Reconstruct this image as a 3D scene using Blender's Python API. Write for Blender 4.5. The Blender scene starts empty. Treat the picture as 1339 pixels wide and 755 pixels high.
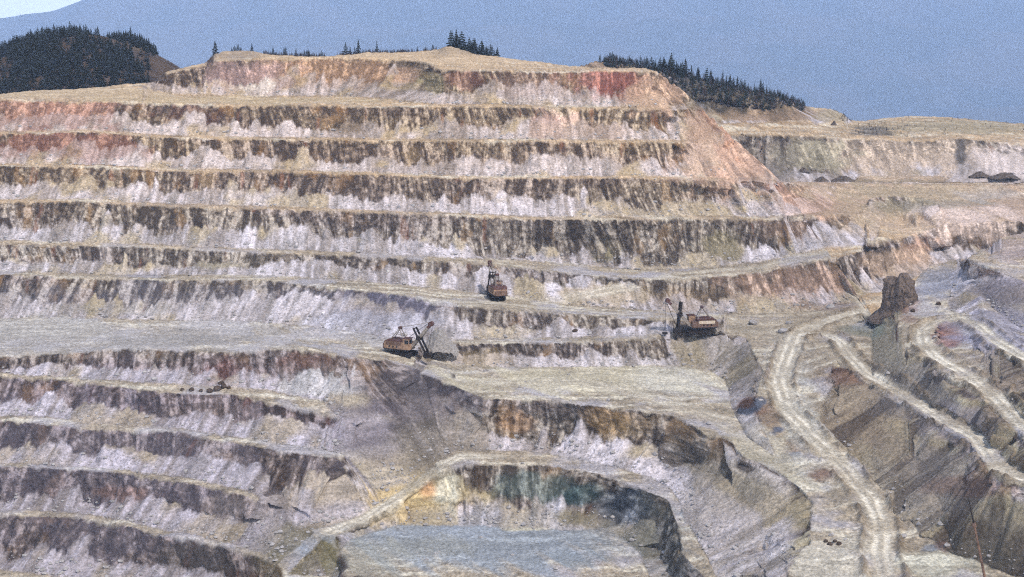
import bpy, bmesh, math, random
import numpy as np
from mathutils import Vector, Matrix
from mathutils.geometry import delaunay_2d_cdt

random.seed(7)
D = bpy.data
SC = bpy.context.scene
COL = SC.collection

# ------------------------------------------------------------------ camera
F_PX, W_PX, H_PX = 1900.0, 1339.0, 755.0
CX, CY = W_PX / 2, H_PX / 2
PITCH = math.atan((CY - 40.0) / F_PX)      # looking down into the pit
CZ = 141.0                                  # pit floor is z = 0
cp, sp = math.cos(PITCH), math.sin(PITCH)

cam_d = D.cameras.new('camera')
cam = D.objects.new('camera', cam_d)
COL.objects.link(cam)
cam_d.sensor_width = 36.0
cam_d.lens = 36.0 * F_PX / W_PX
cam_d.clip_start = 1.0
cam_d.clip_end = 60000.0
cam.location = (0, 0, CZ)
cam.rotation_euler = (math.pi / 2 - PITCH, 0, 0)
SC.camera = cam


def ray(u, v):
    xd = (u - CX) / F_PX
    yd = (v - CY) / F_PX
    return xd, cp - yd * sp, -sp - yd * cp


def s_from_Y(u, v, Y):
    return Y / ray(u, v)[1]


def s_from_z(u, v, zr):          # zr = height relative to the camera
    return zr / ray(u, v)[2]


def pt(u, v, Y):
    a, b, c = ray(u, v)
    s = Y / b
    return Vector((a * s, Y, CZ + c * s))


def v_of(Y, zr):                 # image row of a point at depth Y and relative height zr
    t = zr / Y                   # = dirZ/dirY
    # (-sp - y cp)/(cp - y sp) = t
    y = (-sp - t * cp) / (cp - t * sp)
    return CY + y * F_PX


# ------------------------------------------------------------------ numpy noise
def _h(ix, iy, iz):
    n = (ix.astype(np.uint32) * np.uint32(374761393) + iy.astype(np.uint32) * np.uint32(668265263)
         + iz.astype(np.uint32) * np.uint32(2147483647 - 40503))
    n = (n ^ (n >> np.uint32(13))) * np.uint32(1274126177)
    n = n ^ (n >> np.uint32(16))
    return (n & np.uint32(0xffffff)).astype(np.float32) / np.float32(0xffffff)


def n2(x, y, seed=0):
    x = np.asarray(x, np.float32); y = np.asarray(y, np.float32)
    fx = np.floor(x); fy = np.floor(y)
    ix = fx.astype(np.int64); iy = fy.astype(np.int64)
    tx = x - fx; ty = y - fy
    tx = tx * tx * (3 - 2 * tx); ty = ty * ty * (3 - 2 * ty)
    sd = np.full(ix.shape, seed * 7919 + 13, np.int64)
    a = _h(ix, iy, sd); b = _h(ix + 1, iy, sd); c = _h(ix, iy + 1, sd); d = _h(ix + 1, iy + 1, sd)
    return (a * (1 - tx) + b * tx) * (1 - ty) + (c * (1 - tx) + d * tx) * ty


def fbm(x, y, seed=0, oc=4, g=0.5):
    r = 0.0; a = 1.0; t = 0.0
    for o in range(oc):
        r = r + a * n2(x * (2 ** o) + 17.3 * o, y * (2 ** o) - 9.1 * o, seed + o)
        t += a; a *= g
    return r / t                 # 0..1


def sstep(a, b, x):
    t = np.clip((x - a) / (b - a), 0, 1)
    return t * t * (3 - 2 * t)


def blur(a, k, axis):
    if k < 1:
        return a
    p = [(0, 0), (0, 0)]; p[axis] = (k + 1, k)
    c = np.cumsum(np.pad(a, p, mode='edge'), axis=axis, dtype=np.float64)
    n = 2 * k + 1
    if axis == 0:
        return ((c[n:] - c[:-n]) / n).astype(np.float32)
    return ((c[:, n:] - c[:, :-n]) / n).astype(np.float32)


# ------------------------------------------------------------------ surveyed lines of the pit
# every line: (tag, mode, [(u, v, value) ...]); mode 'Y' = depth in metres, 'z' = height relative to the camera
LINES = []


def L(tag, mode, pts):
    LINES.append((tag, mode, pts))


def samp(pts, step=3.0):
    out = []
    for (a, b) in zip(pts[:-1], pts[1:]):
        n = max(1, int(math.hypot(b[0] - a[0], b[1] - a[1]) / step))
        for k in range(n):
            t = k / n
            out.append(tuple(a[i] + (b[i] - a[i]) * t for i in range(len(a))))
    out.append(pts[-1])
    return out


def interp(pts, u, k):
    us = [p[0] for p in pts]
    return np.interp(u, us, [p[k] for p in pts])


def toe_line(crest, berm, u0=None, u1=None, dz=0.3):
    """inner edge of the berm that ends in the crest below it"""
    us = np.arange(crest[0][0] if u0 is None else u0, (crest[-1][0] if u1 is None else u1) + 0.1, 6.0)
    out = []
    for u in us:
        v = float(interp(crest, u, 1)); Y = float(interp(crest, u, 2))
        b = berm(u) if callable(berm) else berm
        zr = Y * ray(u, v)[2] / ray(u, v)[1]
        out.append((float(u), float(v_of(Y + b, zr + dz)), Y + b))
    return out


# --- upper wall, crests (mode Y)
C0 = [(203, 111, 698), (212, 98, 706), (270, 84, 712), (287, 79, 715), (372, 76.5, 715), (450, 75, 715), (520, 77, 712),
      (548, 80, 694), (565, 85, 672), (578, 91, 657), (650, 92.5, 655), (720, 94, 655), (800, 92, 655), (850, 93.5, 655), (862, 96, 656)]
T0 = [(200, 121.5, 692), (253, 125, 694), (338, 126.5, 697), (450, 126.5, 695), (505, 129, 677), (535, 133, 655), (560, 136.4, 643),
      (578, 137.5, 641), (720, 139, 641), (850, 141, 641), (906, 141, 643)]
C1 = [(-160, 127.5, 640), (0, 130, 637), (98, 132, 636), (220, 135, 636), (304, 137, 636), (440, 138, 636), (450, 140, 636), (565, 139, 636),
      (686, 140, 636), (860, 142, 637), (900, 143, 641), (916, 143, 646)]
C2 = [(-160, 174, 618), (0, 174, 617), (118, 172, 617), (169, 176, 617), (220, 179, 617), (304, 182, 617), (450, 183, 617), (653, 185, 617),
      (840, 185.5, 618), (900, 185.5, 623), (935, 187, 629), (962, 184, 637)]
C3 = [(-160, 214, 600), (0, 216, 598), (128, 219, 598), (216, 223, 598), (450, 227, 598), (602, 233, 598), (820, 233, 599), (900, 233.5, 606), (960, 236, 612),
      (1018, 238.5, 622), (1060, 243, 634), (1090, 262, 632)]
C4 = [(-160, 265, 581), (0, 265, 579), (101, 263, 579), (169, 268, 579), (287, 271, 579), (450, 277, 579), (585, 282, 579), (720, 287, 579),
      (800, 286.5, 581), (855, 286, 586), (900, 285.5, 589), (1001, 287, 597), (1099, 282, 607), (1130, 282, 614), (1150, 288, 616)]
C5 = [(-160, 318, 561), (0, 319, 559), (101, 321, 559), (236, 325, 559), (304, 329, 559), (450, 334, 559), (551, 339, 559), (643, 346, 558),
      (720, 354, 556), (770, 359, 556), (830, 364, 555), (891, 365, 555), (991, 355, 558), (1093, 334, 568), (1160, 318, 587), (1200, 305, 600)]
C6 = [(-160, 357, 541), (0, 358, 540), (68, 360, 540), (122, 365, 539), (236, 365, 540), (355, 366, 538), (389, 371, 535), (450, 377, 529),
      (534, 386, 521), (592, 399, 514), (659, 405, 511), (737, 410, 510), (822, 415, 509), (900, 418, 507), (925, 424, 503)]
for c in (C0, T0, C1, C2, C3, C4, C5, C6):
    L('C', 'Y', c)
L('C', 'Y', toe_line(C2[:-2], 4.5, -160, 930))
L('C', 'Y', toe_line(C3, 4.0, -160, 1012))
L('C', 'Y', toe_line(C4, 4.5, -160, 1100))
L('C', 'Y', toe_line(C5[:-2], lambda u: 6 + 14 * float(sstep(560, 760, u)) - 4 * float(sstep(950, 1100, u)), -160, 1144))
T5 = [(-160, 352, 549), (0, 353.5, 549), (122, 360, 549), (236, 360.5, 549), (355, 361, 547), (389, 363, 546), (450, 368, 545), (534, 375, 544),
      (600, 381, 543), (640, 386, 540), (700, 393, 537), (760, 400, 536), (800, 403, 536), (850, 408, 537), (924, 410, 541), (1000, 409, 543),
      (1059, 406, 546), (1110, 396, 552), (1150, 385, 562)]
L('C', 'Y', T5)
T6 = [(-160, 417, 522), (0, 417, 522), (135, 417, 522), (304, 420, 518), (400, 427, 510), (450, 433, 504), (500, 440, 498), (540, 445, 495),
      (580, 445.5, 497), (653, 443.5, 500), (754, 442, 500), (850, 438, 500), (905, 432, 501), (935, 428, 500)]
L('C', 'Y', T6)
# --- crest on which the right hand shovel stands, its bank and the middle floor
C7 = [(577, 449, -106.3), (600, 448, -106), (653, 449, -106), (754, 448, -106), (855, 444, -106), (890, 440, -105.8), (935, 437.5, -105.7), (958, 437, -105.8),
      (985, 443, -106), (1003, 450, -106), (1008, 466, -106.7), (1001, 482, -107.2), (992, 500, -108.5), (988, 522, -109.6), (992, 545, -111.6), (1006, 578, -114.4)]
L('C', 'z', C7)
T7 = [(566, 468, -110.5), (590, 476, -112), (640, 480, -112.5), (700, 481, -112.8), (754, 481, -113), (850, 479, -113), (900, 480, -113.6), (930, 486, -114.3), (948, 497, -114.8), (954, 512, -115),
      (956, 532, -115), (968, 552, -115.4)]
L('C', 'z', T7)
# --- left flat and the floor of the left hand shovel, then the nose crest
L('C', 'Y', [(-160, 432, 505), (0, 432, 504), (150, 434, 502), (300, 437, 500), (420, 445, 494), (500, 453, 487), (545, 458, 484)])
CA = [(-160, 470, -106), (0, 467, -105.2), (101, 461, -104), (162, 455, -102.8), (236, 458, -102.5), (304, 460, -102.2), (345, 457, -101.6), (390, 457, -101.6),
      (450, 465, -103.2), (500, 471, -105.2), (551, 487, -109.6), (592, 503, -111.8), (629, 518, -113)]
L('C', 'z', CA)
TA = [(-160, 486, -109.6), (0, 488, -109.8), (101, 495, -110.7), (200, 501, -111), (304, 506, -111.2), (345, 508, -112), (385, 516, -113.5), (420, 524, -115)]
L('C', 'z', TA)
CB = [(-160, 490, -110), (0, 493, -110.3), (61, 495, -110.5), (101, 501, -111.2), (169, 508, -111.6), (230, 515, -112), (304, 516, -112.4), (372, 532, -115),
      (430, 544, -117), (470, 556, -118.5)]
L('C', 'z', CB)
TB = [(-160, 541, -119.6), (0, 543, -120), (60, 545, -120), (118, 555, -121), (236, 559, -121), (304, 571, -121.6), (372, 581, -122.8), (425, 588, -123.8), (455, 596, -125)]
L('C', 'z', TB)
CC = [(-160, 546, -120), (0, 549, -120.6), (20, 551, -120.6), (118, 562, -121.3), (236, 564, -121.2), (304, 579, -122.2), (372, 590, -123.2), (432, 598, -124.2), (452, 606, -125.4)]
L('C', 'z', CC)
TC = [(-160, 604, -130), (0, 605, -130.2), (68, 608, -130.2), (159, 614, -130.5), (236, 623, -130.8), (321, 641, -131.8), (365, 657, -133.2), (405, 678, -136)]
L('C', 'z', TC)
CDl = [(-160, 608, -130.2), (0, 610, -130.5), (68, 613, -130.6), (159, 620, -131), (236, 630, -131.3), (321, 649, -132.5), (365, 666, -134.4), (412, 693, -138.4)]
L('C', 'z', CDl)
TD = [(-160, 666, -141), (0, 667, -141), (101, 670, -141), (169, 682, -141.3), (203, 691, -141.8), (263, 702, -142), (310, 714, -142.2), (350, 726, -142.6)]
L('C', 'z', TD)
CE = [(-160, 671, -141.2), (0, 674, -141.3), (101, 677, -141.3), (169, 689, -141.6), (203, 699, -142), (263, 709, -142.2), (304, 720, -142.4), (355, 733, -142.8), (372, 752, -143.5), (380, 770, -144)]
L('C', 'z', CE)
L('C', 'z', [(-160, 738, -153), (0, 745, -153), (150, 760, -153), (300, 790, -153), (380, 812, -153)])
L('C', 'z', [(-160, 860, -156), (100, 860, -156), (380, 860, -155)])
# --- ramp that runs down from the inner berm to the left along the foot of the nose
L('C', 'z', [(600, 589, -127.2), (570, 604, -128.6), (540, 628, -131.8), (505, 655, -135.2), (468, 676, -137.2), (425, 690, -138.4)])
L('C', 'z', [(612, 606, -127.8), (575, 618, -129.2), (545, 638, -132.2), (518, 657, -134.8), (480, 680, -137.4), (452, 694, -138.8), (430, 700, -139)])
L('C', 'z', [(412, 695, -138.6), (420, 705, -139), (436, 712, -139.4), (446, 722, -140.5), (440, 738, -142.5), (432, 755, -144.5), (430, 800, -148)])
L('C', 'z', [(632, 522, -113), (628, 545, -117.5), (621, 568, -122.5), (612, 588, -127)])
# --- main inner bench
C8 = [(632, 522, -113), (720, 524, -113), (771, 530, -113.2), (830, 536, -113.3), (886, 544, -113.5), (910, 559, -114.2), (924, 569, -114.6), (954, 574, -115),
      (971, 597, -116), (1000, 609, -116.6), (1025, 622, -117.4), (1052, 645, -118.5), (1073, 668, -119.6), (1084, 688, -120.4), (1070, 704, -120.9), (1048, 720, -121.6),
      (1034, 738, -122.3), (1024, 758, -123), (1000, 800, -124.5), (990, 850, -126)]
L('C', 'z', C8)
T8 = [(610, 591, -127.2), (650, 590, -127.2), (686, 590, -127.3), (754, 598, -127.5), (805, 611, -128), (855, 625, -128.6), (878, 640, -129.3), (893, 660, -130),
      (900, 680, -130.6), (912, 705, -131.4), (928, 735, -132.2), (944, 765, -133), (965, 800, -134), (980, 850, -135)]
L('C', 'z', T8)
C9 = [(614, 607, -127.8), (650, 607.5, -127.6), (720, 609, -127.8), (771, 616, -128), (805, 627, -128.6), (840, 640, -129.2), (865, 650, -129.8), (888, 664, -130.4), (894, 680, -131),
      (889, 700, -131.6), (890, 722, -132.2), (908, 741, -132.8), (922, 757, -133.4), (944, 800, -134.8)]
L('C', 'z', C9)
T9 = [(440, 727, -141), (452, 712, -140.8), (480, 698, -140.6), (518, 688, -140.8), (580, 688, -141), (632, 688, -141), (666, 692, -141), (754, 694, -141), (788, 692, -141),
      (812, 703, -141), (838, 724, -141), (850, 752, -141), (862, 790, -141)]
L('C', 'z', T9)
L('C', 'z', [(452, 755, -141), (600, 740, -141), (760, 740, -141), (835, 755, -141)])
L('C', 'z', [(456, 850, -141), (600, 850, -141), (760, 850, -141), (866, 850, -141)])
L('C', 'z', [(845, 577, -120.6), (890, 597, -121.5), (925, 618, -122.5), (962, 640, -123.6), (990, 675, -125.3), (1005, 712, -126.9), (998, 742, -127.5), (990, 772, -128.4)])
# --- middle floor
L('C', 'z', [(600, 495, -112.6), (700, 500, -113), (850, 505, -113.3), (920, 520, -114.5), (945, 545, -114.8)])
# --- main haul road, left edge and right edge
R1L = [(1150, 397, -102.3), (1090, 407, -103), (1035, 430, -104.8), (1020, 453, -106.2), (1004, 500, -109), (1014, 540, -111.6), (1050, 584, -114.4), (1098, 630, -117.2), (1132, 664, -119),
       (1134, 705, -120.6), (1130, 755, -122), (1130, 850, -124)]
R1R = [(1150, 404, -102.4), (1079, 429, -104.4), (1052, 450, -105.8), (1051, 472, -107), (1036, 500, -109), (1056, 536, -111.4), (1085, 565, -113.2), (1123, 603, -115.8), (1152, 642, -118), (1176, 684, -119.8),
       (1184, 695, -120)]
L('C', 'z', R1L[:3]); L('C', 'z', R1R[:2]); L('N', 'z', R1L[2:]); L('N', 'z', R1R[1:])
L('N', 'z', [(975, 570, -115.6), (1010, 596, -116.4), (1050, 628, -117.6), (1090, 660, -119.2)])
# --- bank between the main road and the middle road
R2L = [(1077, 440, -104.8), (1074, 449, -105), (1082, 463, -104.8), (1095, 473, -104.7), (1120, 491, -104.6), (1160, 517, -104.5), (1194, 534, -104.4), (1228, 558, -104.2), (1266, 578, -103.8),
       (1297, 618, -103.2), (1312, 629, -103), (1339, 633, -102.7), (1500, 690, -101)]
R2R = [(1096, 438, -104.6), (1108, 447, -104.6), (1123, 480, -104.5), (1160, 501, -104.4), (1190, 515, -104.4), (1228, 535, -104.2), (1285, 564, -103.6), (1314, 600, -103), (1339, 617, -102.6), (1500, 672, -100.8)]
L('N', 'z', R2L); L('N', 'z', R2R)
L('N', 'z', [(1184, 706, -120.4), (1230, 716, -120.5), (1290, 738, -121), (1360, 765, -121.5), (1500, 830, -122)])
L('N', 'z', [(1170, 850, -124), (1300, 850, -124), (1500, 858, -123.5)])
# gully rib in that bank
L('N', 'z', [(1228, 559, -104.6), (1205, 600, -111.5), (1172, 640, -117.2)])
L('N', 'z', [(1262, 580, -104.4), (1232, 625, -111), (1195, 680, -119)])
# --- terrace with the hairpin road
R3L = [(1162, 424, -100), (1170, 434, -98.4), (1177, 446, -97.4), (1188, 462, -96.8), (1214, 471, -96.6), (1228, 486, -96.8), (1255, 502, -97.2), (1290, 527, -98.2), (1312, 552, -98.4), (1339, 577, -98.6), (1500, 650, -97)]
L('N', 'z', R3L)
L('N', 'z', [(1146, 424, -103.2), (1140, 440, -104.2), (1126, 447, -104.5)])
R3R = [(1228, 432, -96.2), (1220, 440, -96.2), (1221, 457, -96.2), (1240, 470, -96.2), (1275, 488, -96.5), (1310, 510, -97), (1339, 545, -97.2), (1500, 625, -96)]
L('N', 'z', R3R)
L('N', 'z', [(1234, 428, -95.6), (1250, 424, -94.6), (1266, 428, -93.8), (1285, 446, -93.2), (1339, 480, -92.4), (1500, 560, -91)])
L('N', 'z', [(1174, 425, -97), (1200, 412, -96.2), (1240, 406, -95.2), (1280, 414, -93.6), (1310, 437, -92.6), (1339, 457, -92), (1500, 530, -90.5)])
# --- grey slope, cliff and plateau above it
L('N', 'Y', [(1190, 396, 505), (1215, 386, 512), (1245, 376, 516), (1264, 368, 510), (1285, 385, 494), (1302, 408, 478), (1339, 434, 462), (1420, 478, 440), (1500, 520, 420)])
L('N', 'Y', [(1267, 339, 522), (1282, 345, 512), (1309, 355, 500), (1339, 366, 490), (1420, 400, 468), (1500, 440, 448)])
CON = [(1143, 416, 510), (1160, 408, 508), (1176, 394, 512), (1192, 374, 524), (1206, 355, 540), (1218, 348, 546), (1250, 340, 555), (1266, 334, 560), (1290, 324, 566), (1309, 312, 572), (1339, 304, 580), (1500, 262, 600)]
L('N', 'Y', CON)
# --- far hillside to the right (R) and what continues behind the near spur
L('R', 'Y', [(1042, 238, 650), (1080, 238, 655), (1200, 239, 660), (1339, 240, 660), (1500, 240, 660)])
L('R', 'Y', [(1095, 262, 632), (1160, 256, 640), (1240, 257, 640), (1339, 258, 640), (1500, 258, 640)])
L('R', 'Y', [(1150, 276, 626), (1180, 281, 627), (1230, 266, 628), (1339, 270, 625), (1500, 270, 625)])
L('R', 'Y', [(1226, 297, 605), (1250, 292, 606), (1339, 288, 608), (1500, 290, 606)])
L('R', 'Y', [(1160, 380, 566), (1200, 362, 578), (1250, 340, 592), (1339, 322, 600), (1500, 312, 602)])
L('R', 'z', [(1143, 416, -103.3), (1160, 410, -103.2), (1200, 400, -103), (1300, 385, -102), (1500, 362, -100)])
L('R', 'z', [(1146, 440, -104), (1250, 425, -104), (1500, 405, -103)])
# --- skyline of the pit and the rim at its right end
SKY = [(-160, 127, 705), (-60, 124.5, 702), (0, 123.5, 700), (40, 119, 703), (91, 116.5, 705), (130, 113.5, 706), (169, 110.5, 706), (200, 107, 708), (208, 100, 712), (216, 95, 718), (250, 86, 728), (268, 82, 734), (276, 74, 746),
       (282, 70, 752), (300, 66.5, 766), (330, 67, 766), (350, 71, 768), (400, 73.5, 775), (430, 73.5, 780), (480, 69, 790), (540, 68, 790), (572, 65, 785), (586, 60, 780), (600, 63.5, 780), (622, 71, 785), (680, 78, 780),
       (740, 86, 765), (770, 88, 730), (800, 88.5, 700), (830, 89, 680), (852, 91.5, 665), (863, 95, 658)]
L('C', 'Y', SKY)
RIM = [(863, 95, 660), (890, 116, 657), (918, 142, 652), (940, 163, 647), (965, 186, 642), (995, 213, 635), (1022, 237, 628)]
L('C', 'Y', RIM)
DIAG = [(1022, 237), (1060, 296), (1100, 355), (1143, 416)]
L('C', 'Y', [(290, 74.5, 738), (330, 71.5, 745), (400, 74.9, 742), (450, 73.4, 742), (540, 74, 740), (590, 80, 715), (660, 86, 690), (760, 90, 672)])
# --- far workings behind the rim (sheet F)
L('F', 'Y', [(820, 252, 690), (1020, 250, 690), (1200, 250, 690), (1500, 250, 690)])
L('F', 'Y', [(820, 238, 700), (1020, 231, 705), (1060, 229, 708), (1130, 229, 710), (1220, 230, 710), (1290, 226, 705), (1339, 226, 700), (1500, 228, 700)])
L('F', 'Y', [(820, 200, 725), (960, 176, 735), (1040, 177, 735), (1130, 181, 735), (1200, 184, 735), (1260, 180, 736), (1339, 190, 732), (1500, 195, 730)])
L('F', 'Y', [(700, 184, 755), (820, 176, 762), (960, 170, 768), (1040, 167, 775), (1120, 168, 790), (1240, 168, 800), (1339, 172, 800), (1500, 176, 800)])
SKYF = [(700, 102, 800), (740, 95, 815), (755, 86, 830), (775, 80, 840), (800, 79, 850), (825, 84, 850), (870, 90, 850), (900, 98, 850), (940, 109, 850), (980, 118, 850), (1020, 126, 850), (1045, 135, 850), (1062, 141, 850),
        (1085, 142, 860), (1100, 147, 870), (1112, 157, 880), (1130, 158, 890), (1159, 154, 895), (1192, 152, 900), (1238, 153, 900), (1284, 158, 900), (1339, 162, 900), (1500, 165, 900)]
L('F', 'Y', SKYF)
L('F', 'Y', [(700, 140, 790), (830, 110, 800), (900, 128, 800), (940, 132, 800), (990, 138, 800), (1040, 147, 802), (1062, 152, 810), (1090, 157, 830)])
L('F', 'Y', [(700, 172, 772), (900, 163, 776), (960, 161, 780), (1060, 158.5, 795)])


# ------------------------------------------------------------------ triangulated survey -> grid of points
def tin_points(tags):
    P = {}
    for tag, mode, pts in LINES:
        if tag not in tags:
            continue
        for (u, v, val) in samp(pts):
            s = s_from_Y(u, v, val) if mode == 'Y' else s_from_z(u, v, val)
            P[(round(u * 2), round(v * 2))] = (u, v, 1.0 / s)
    for (u, v) in ((-170, 40), (1520, 40), (-170, 900), (1520, 900)):
        pass
    return list(P.values())


def raster(tags, U, V):
    """inverse depth on a grid of (U, V), linear on every triangle of the survey"""
    pts = tin_points(tags)
    res = delaunay_2d_cdt([Vector((p[0], p[1])) for p in pts], [], [], 0, 1e-4, True)
    verts, faces, orig = res[0], res[2], res[3]
    w = [pts[o[0]][2] if o else 0.0 for o in orig]
    nj, ni = U.shape
    out = np.full(U.shape, np.nan, np.float64)
    u0, du = U[0, 0], U[0, 1] - U[0, 0]
    for f in faces:
        a, b, c = f[:3]
        (x0, y0), (x1, y1), (x2, y2) = verts[a], verts[b], verts[c]
        det = (y1 - y2) * (x0 - x2) + (x2 - x1) * (y0 - y2)
        if abs(det) < 1e-9:
            continue
        i0 = max(0, int(math.floor((min(x0, x1, x2) - u0) / du))); i1 = min(ni, int(math.ceil((max(x0, x1, x2) - u0) / du)) + 1)
        if i0 >= i1:
            continue
        ylo, yhi = min(y0, y1, y2) - 1e-3, max(y0, y1, y2) + 1e-3
        Vs = V[:, i0:i1]
        j0 = int(np.searchsorted(Vs.max(axis=1), ylo)); j1 = int(np.searchsorted(Vs.min(axis=1), yhi)) + 1
        j0 = max(0, j0 - 1); j1 = min(nj, j1)
        if j0 >= j1:
            continue
        Us = U[j0:j1, i0:i1]; Vs = V[j0:j1, i0:i1]
        l0 = ((y1 - y2) * (Us - x2) + (x2 - x1) * (Vs - y2)) / det
        l1 = ((y2 - y0) * (Us - x2) + (x0 - x2) * (Vs - y2)) / det
        l2 = 1 - l0 - l1
        m = (l0 > -1e-4) & (l1 > -1e-4) & (l2 > -1e-4)
        val = l0 * w[a] + l1 * w[b] + l2 * w[c]
        sub = out[j0:j1, i0:i1]
        sub[m] = val[m]
    # fill anything outside the hull by nearest along the column, then the row
    for j in range(1, nj):
        bad = np.isnan(out[j]); out[j, bad] = out[j - 1, bad]
    for j in range(nj - 2, -1, -1):
        bad = np.isnan(out[j]); out[j, bad] = out[j + 1, bad]
    for i in range(1, ni):
        bad = np.isnan(out[:, i]); out[bad, i] = out[bad, i - 1]
    return out


def poly_v(pts):
    return [p[0] for p in pts], [p[1] for p in pts]


SMOOTH = [[(436, 505), (500, 492), (556, 512), (604, 540), (588, 572), (540, 608), (484, 648), (446, 640), (440, 600), (470, 560)]]


class Sheet:
    """one piece of terrain: grid of points and everything that is known about each"""

    def __init__(self, name, tags, ua, ub, du, nj, vtop, vbot):
        self.name = name
        us = np.arange(ua, ub + 0.01, du)
        vt = np.array([vtop(u) for u in us]); vb = np.array([vbot(u) for u in us])
        tt = np.linspace(0, 1, nj)[:, None]
        U = np.repeat(us[None, :], nj, 0)
        V = vt[None, :] * (1 - tt) + vb[None, :] * tt
        w = raster(tags, U, V)
        self.U, self.V = U.astype(np.float32), V.astype(np.float32)
        if name == 'pit':                       # rounded slopes: take the facets of the survey out of them
            for q in SMOOTH:
                m = np.zeros(U.shape, bool)
                for (ax, ay), (bx, by) in zip(q, q[1:] + q[:1]):
                    m ^= ((ay > V) != (by > V)) & (U < (bx - ax) * (V - ay) / (by - ay + 1e-9) + ax)
                m = blur(blur(m.astype(np.float32), 7, 0), 7, 1).astype(np.float64)
                wb = w
                for _ in range(2):
                    wb = blur(blur(wb, 14, 0), 14, 1).astype(np.float64)
                w = w * (1 - m) + wb * m
        a, b, c = ray(U, V)
        s = 1.0 / w
        self.X, self.Y, self.Z = (a * s).astype(np.float32), (b * s).astype(np.float32), (CZ + c * s).astype(np.float32)
        self.analyse()

    def analyse(self):
        X, Y, Z = self.X, self.Y, self.Z
        Xi, Yi, Zi = np.gradient(X, axis=1), np.gradient(Y, axis=1), np.gradient(Z, axis=1)
        Xj, Yj, Zj = np.gradient(X, axis=0), np.gradient(Y, axis=0), np.gradient(Z, axis=0)
        for _ in range(1):
            Xi, Yi, Zi, Xj, Yj, Zj = [blur(blur(q, 2, 1), 1, 0) for q in (Xi, Yi, Zi, Xj, Yj, Zj)]
        nx = -(Yi * Zj - Zi * Yj); ny = -(Zi * Xj - Xi * Zj); nz = -(Xi * Yj - Yi * Xj)
        sg = np.where(nz < 0, -1, 1)
        ln = np.sqrt(nx * nx + ny * ny + nz * nz) + 1e-9
        nx, ny, nz = nx * sg / ln, ny * sg / ln, nz * sg / ln
        self.nx, self.ny, self.nz = nx, ny, nz
        slope = np.degrees(np.arccos(np.clip(nz, 0, 1)))
        self.slope = slope
        bank = slope > 16.5
        self.bank = bank
        # direction of the fall line in grid steps
        E, Fm, G = Xi * Xi + Yi * Yi + Zi * Zi, Xi * Xj + Yi * Yj + Zi * Zj, Xj * Xj + Yj * Yj + Zj * Zj
        det = E * G - Fm * Fm + 1e-12
        di = -(G * Zi - Fm * Zj) / det; dj = -(E * Zj - Fm * Zi) / det
        r = np.clip(di / np.maximum(dj, 1e-5), -2.5, 2.5)
        r = np.where(dj > 0, r, 0)
        nj, ni = X.shape
        ii = np.arange(ni, dtype=np.float32)
        g = (X + 0.55 * Y).astype(np.float32)
        c = g.copy(); zc = Z.copy(); cy = Y.copy()
        for j in range(1, nj):
            src = np.clip(ii - r[j], 0, ni - 1)
            k = np.minimum(src.astype(np.int32), ni - 2); f = src - k
            b = bank[j]
            for A in (c, zc, cy):
                p = A[j - 1]
                q = p[k] * (1 - f) + p[k + 1] * f
                A[j] = np.where(b, q, A[j])
        zt = Z.copy()
        for j in range(nj - 2, -1, -1):
            src = np.clip(ii + r[j], 0, ni - 1)
            k = np.minimum(src.astype(np.int32), ni - 2); f = src - k
            p = zt[j + 1]
            q = p[k] * (1 - f) + p[k + 1] * f
            zt[j] = np.where(bank[j], q, zt[j])
        self.c = c
        H = np.maximum(zc - zt, 0.3)
        self.H = np.where(bank, H, 0)
        self.t = np.where(bank, np.clip((zc - Z) / H, 0, 1), 0)
        hl = np.sqrt(nx * nx + ny * ny) + 1e-6
        self.hx, self.hy = nx / hl, ny / hl       # horizontal downhill direction

    def ground(self, u, v):
        i = int(np.clip(round((u - self.U[0, 0]) / (self.U[0, 1] - self.U[0, 0])), 0, self.U.shape[1] - 1))
        j = int(np.argmin(np.abs(self.V[:, i] - v)))
        return Vector((float(self.PX[j, i]), float(self.PY[j, i]), float(self.PZ[j, i])))


def top_main(u):
    if u <= 863: return float(interp(SKY, u, 1))
    if u <= 1022: return float(interp(RIM, u, 1))
    if u <= 1143: return float(interp(DIAG, u, 1))
    return float(interp(CON, u, 1))


def top_right(u):
    return float(np.interp(u, [1000, 1018, 1022, 1500], [232, 237, 237.5, 238.5]))


def bot_right(u):
    return float(np.interp(u, [1000, 1024, 1062, 1102, 1146, 1160, 1500], [234, 245, 304, 363, 424, 430, 395]))


def top_far(u):
    return float(interp(SKYF, u, 1))


PITS = Sheet('pit', ('C', 'N'), -160, 1500, 1.2, 860, top_main, lambda u: 850.0)
RIGHT = Sheet('right', ('C', 'R'), 1006, 1500, 1.2, 210, top_right, bot_right)
FAR = Sheet('far', ('F',), 700, 1500, 1.6, 130, top_far, lambda u: 250.0)

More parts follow.
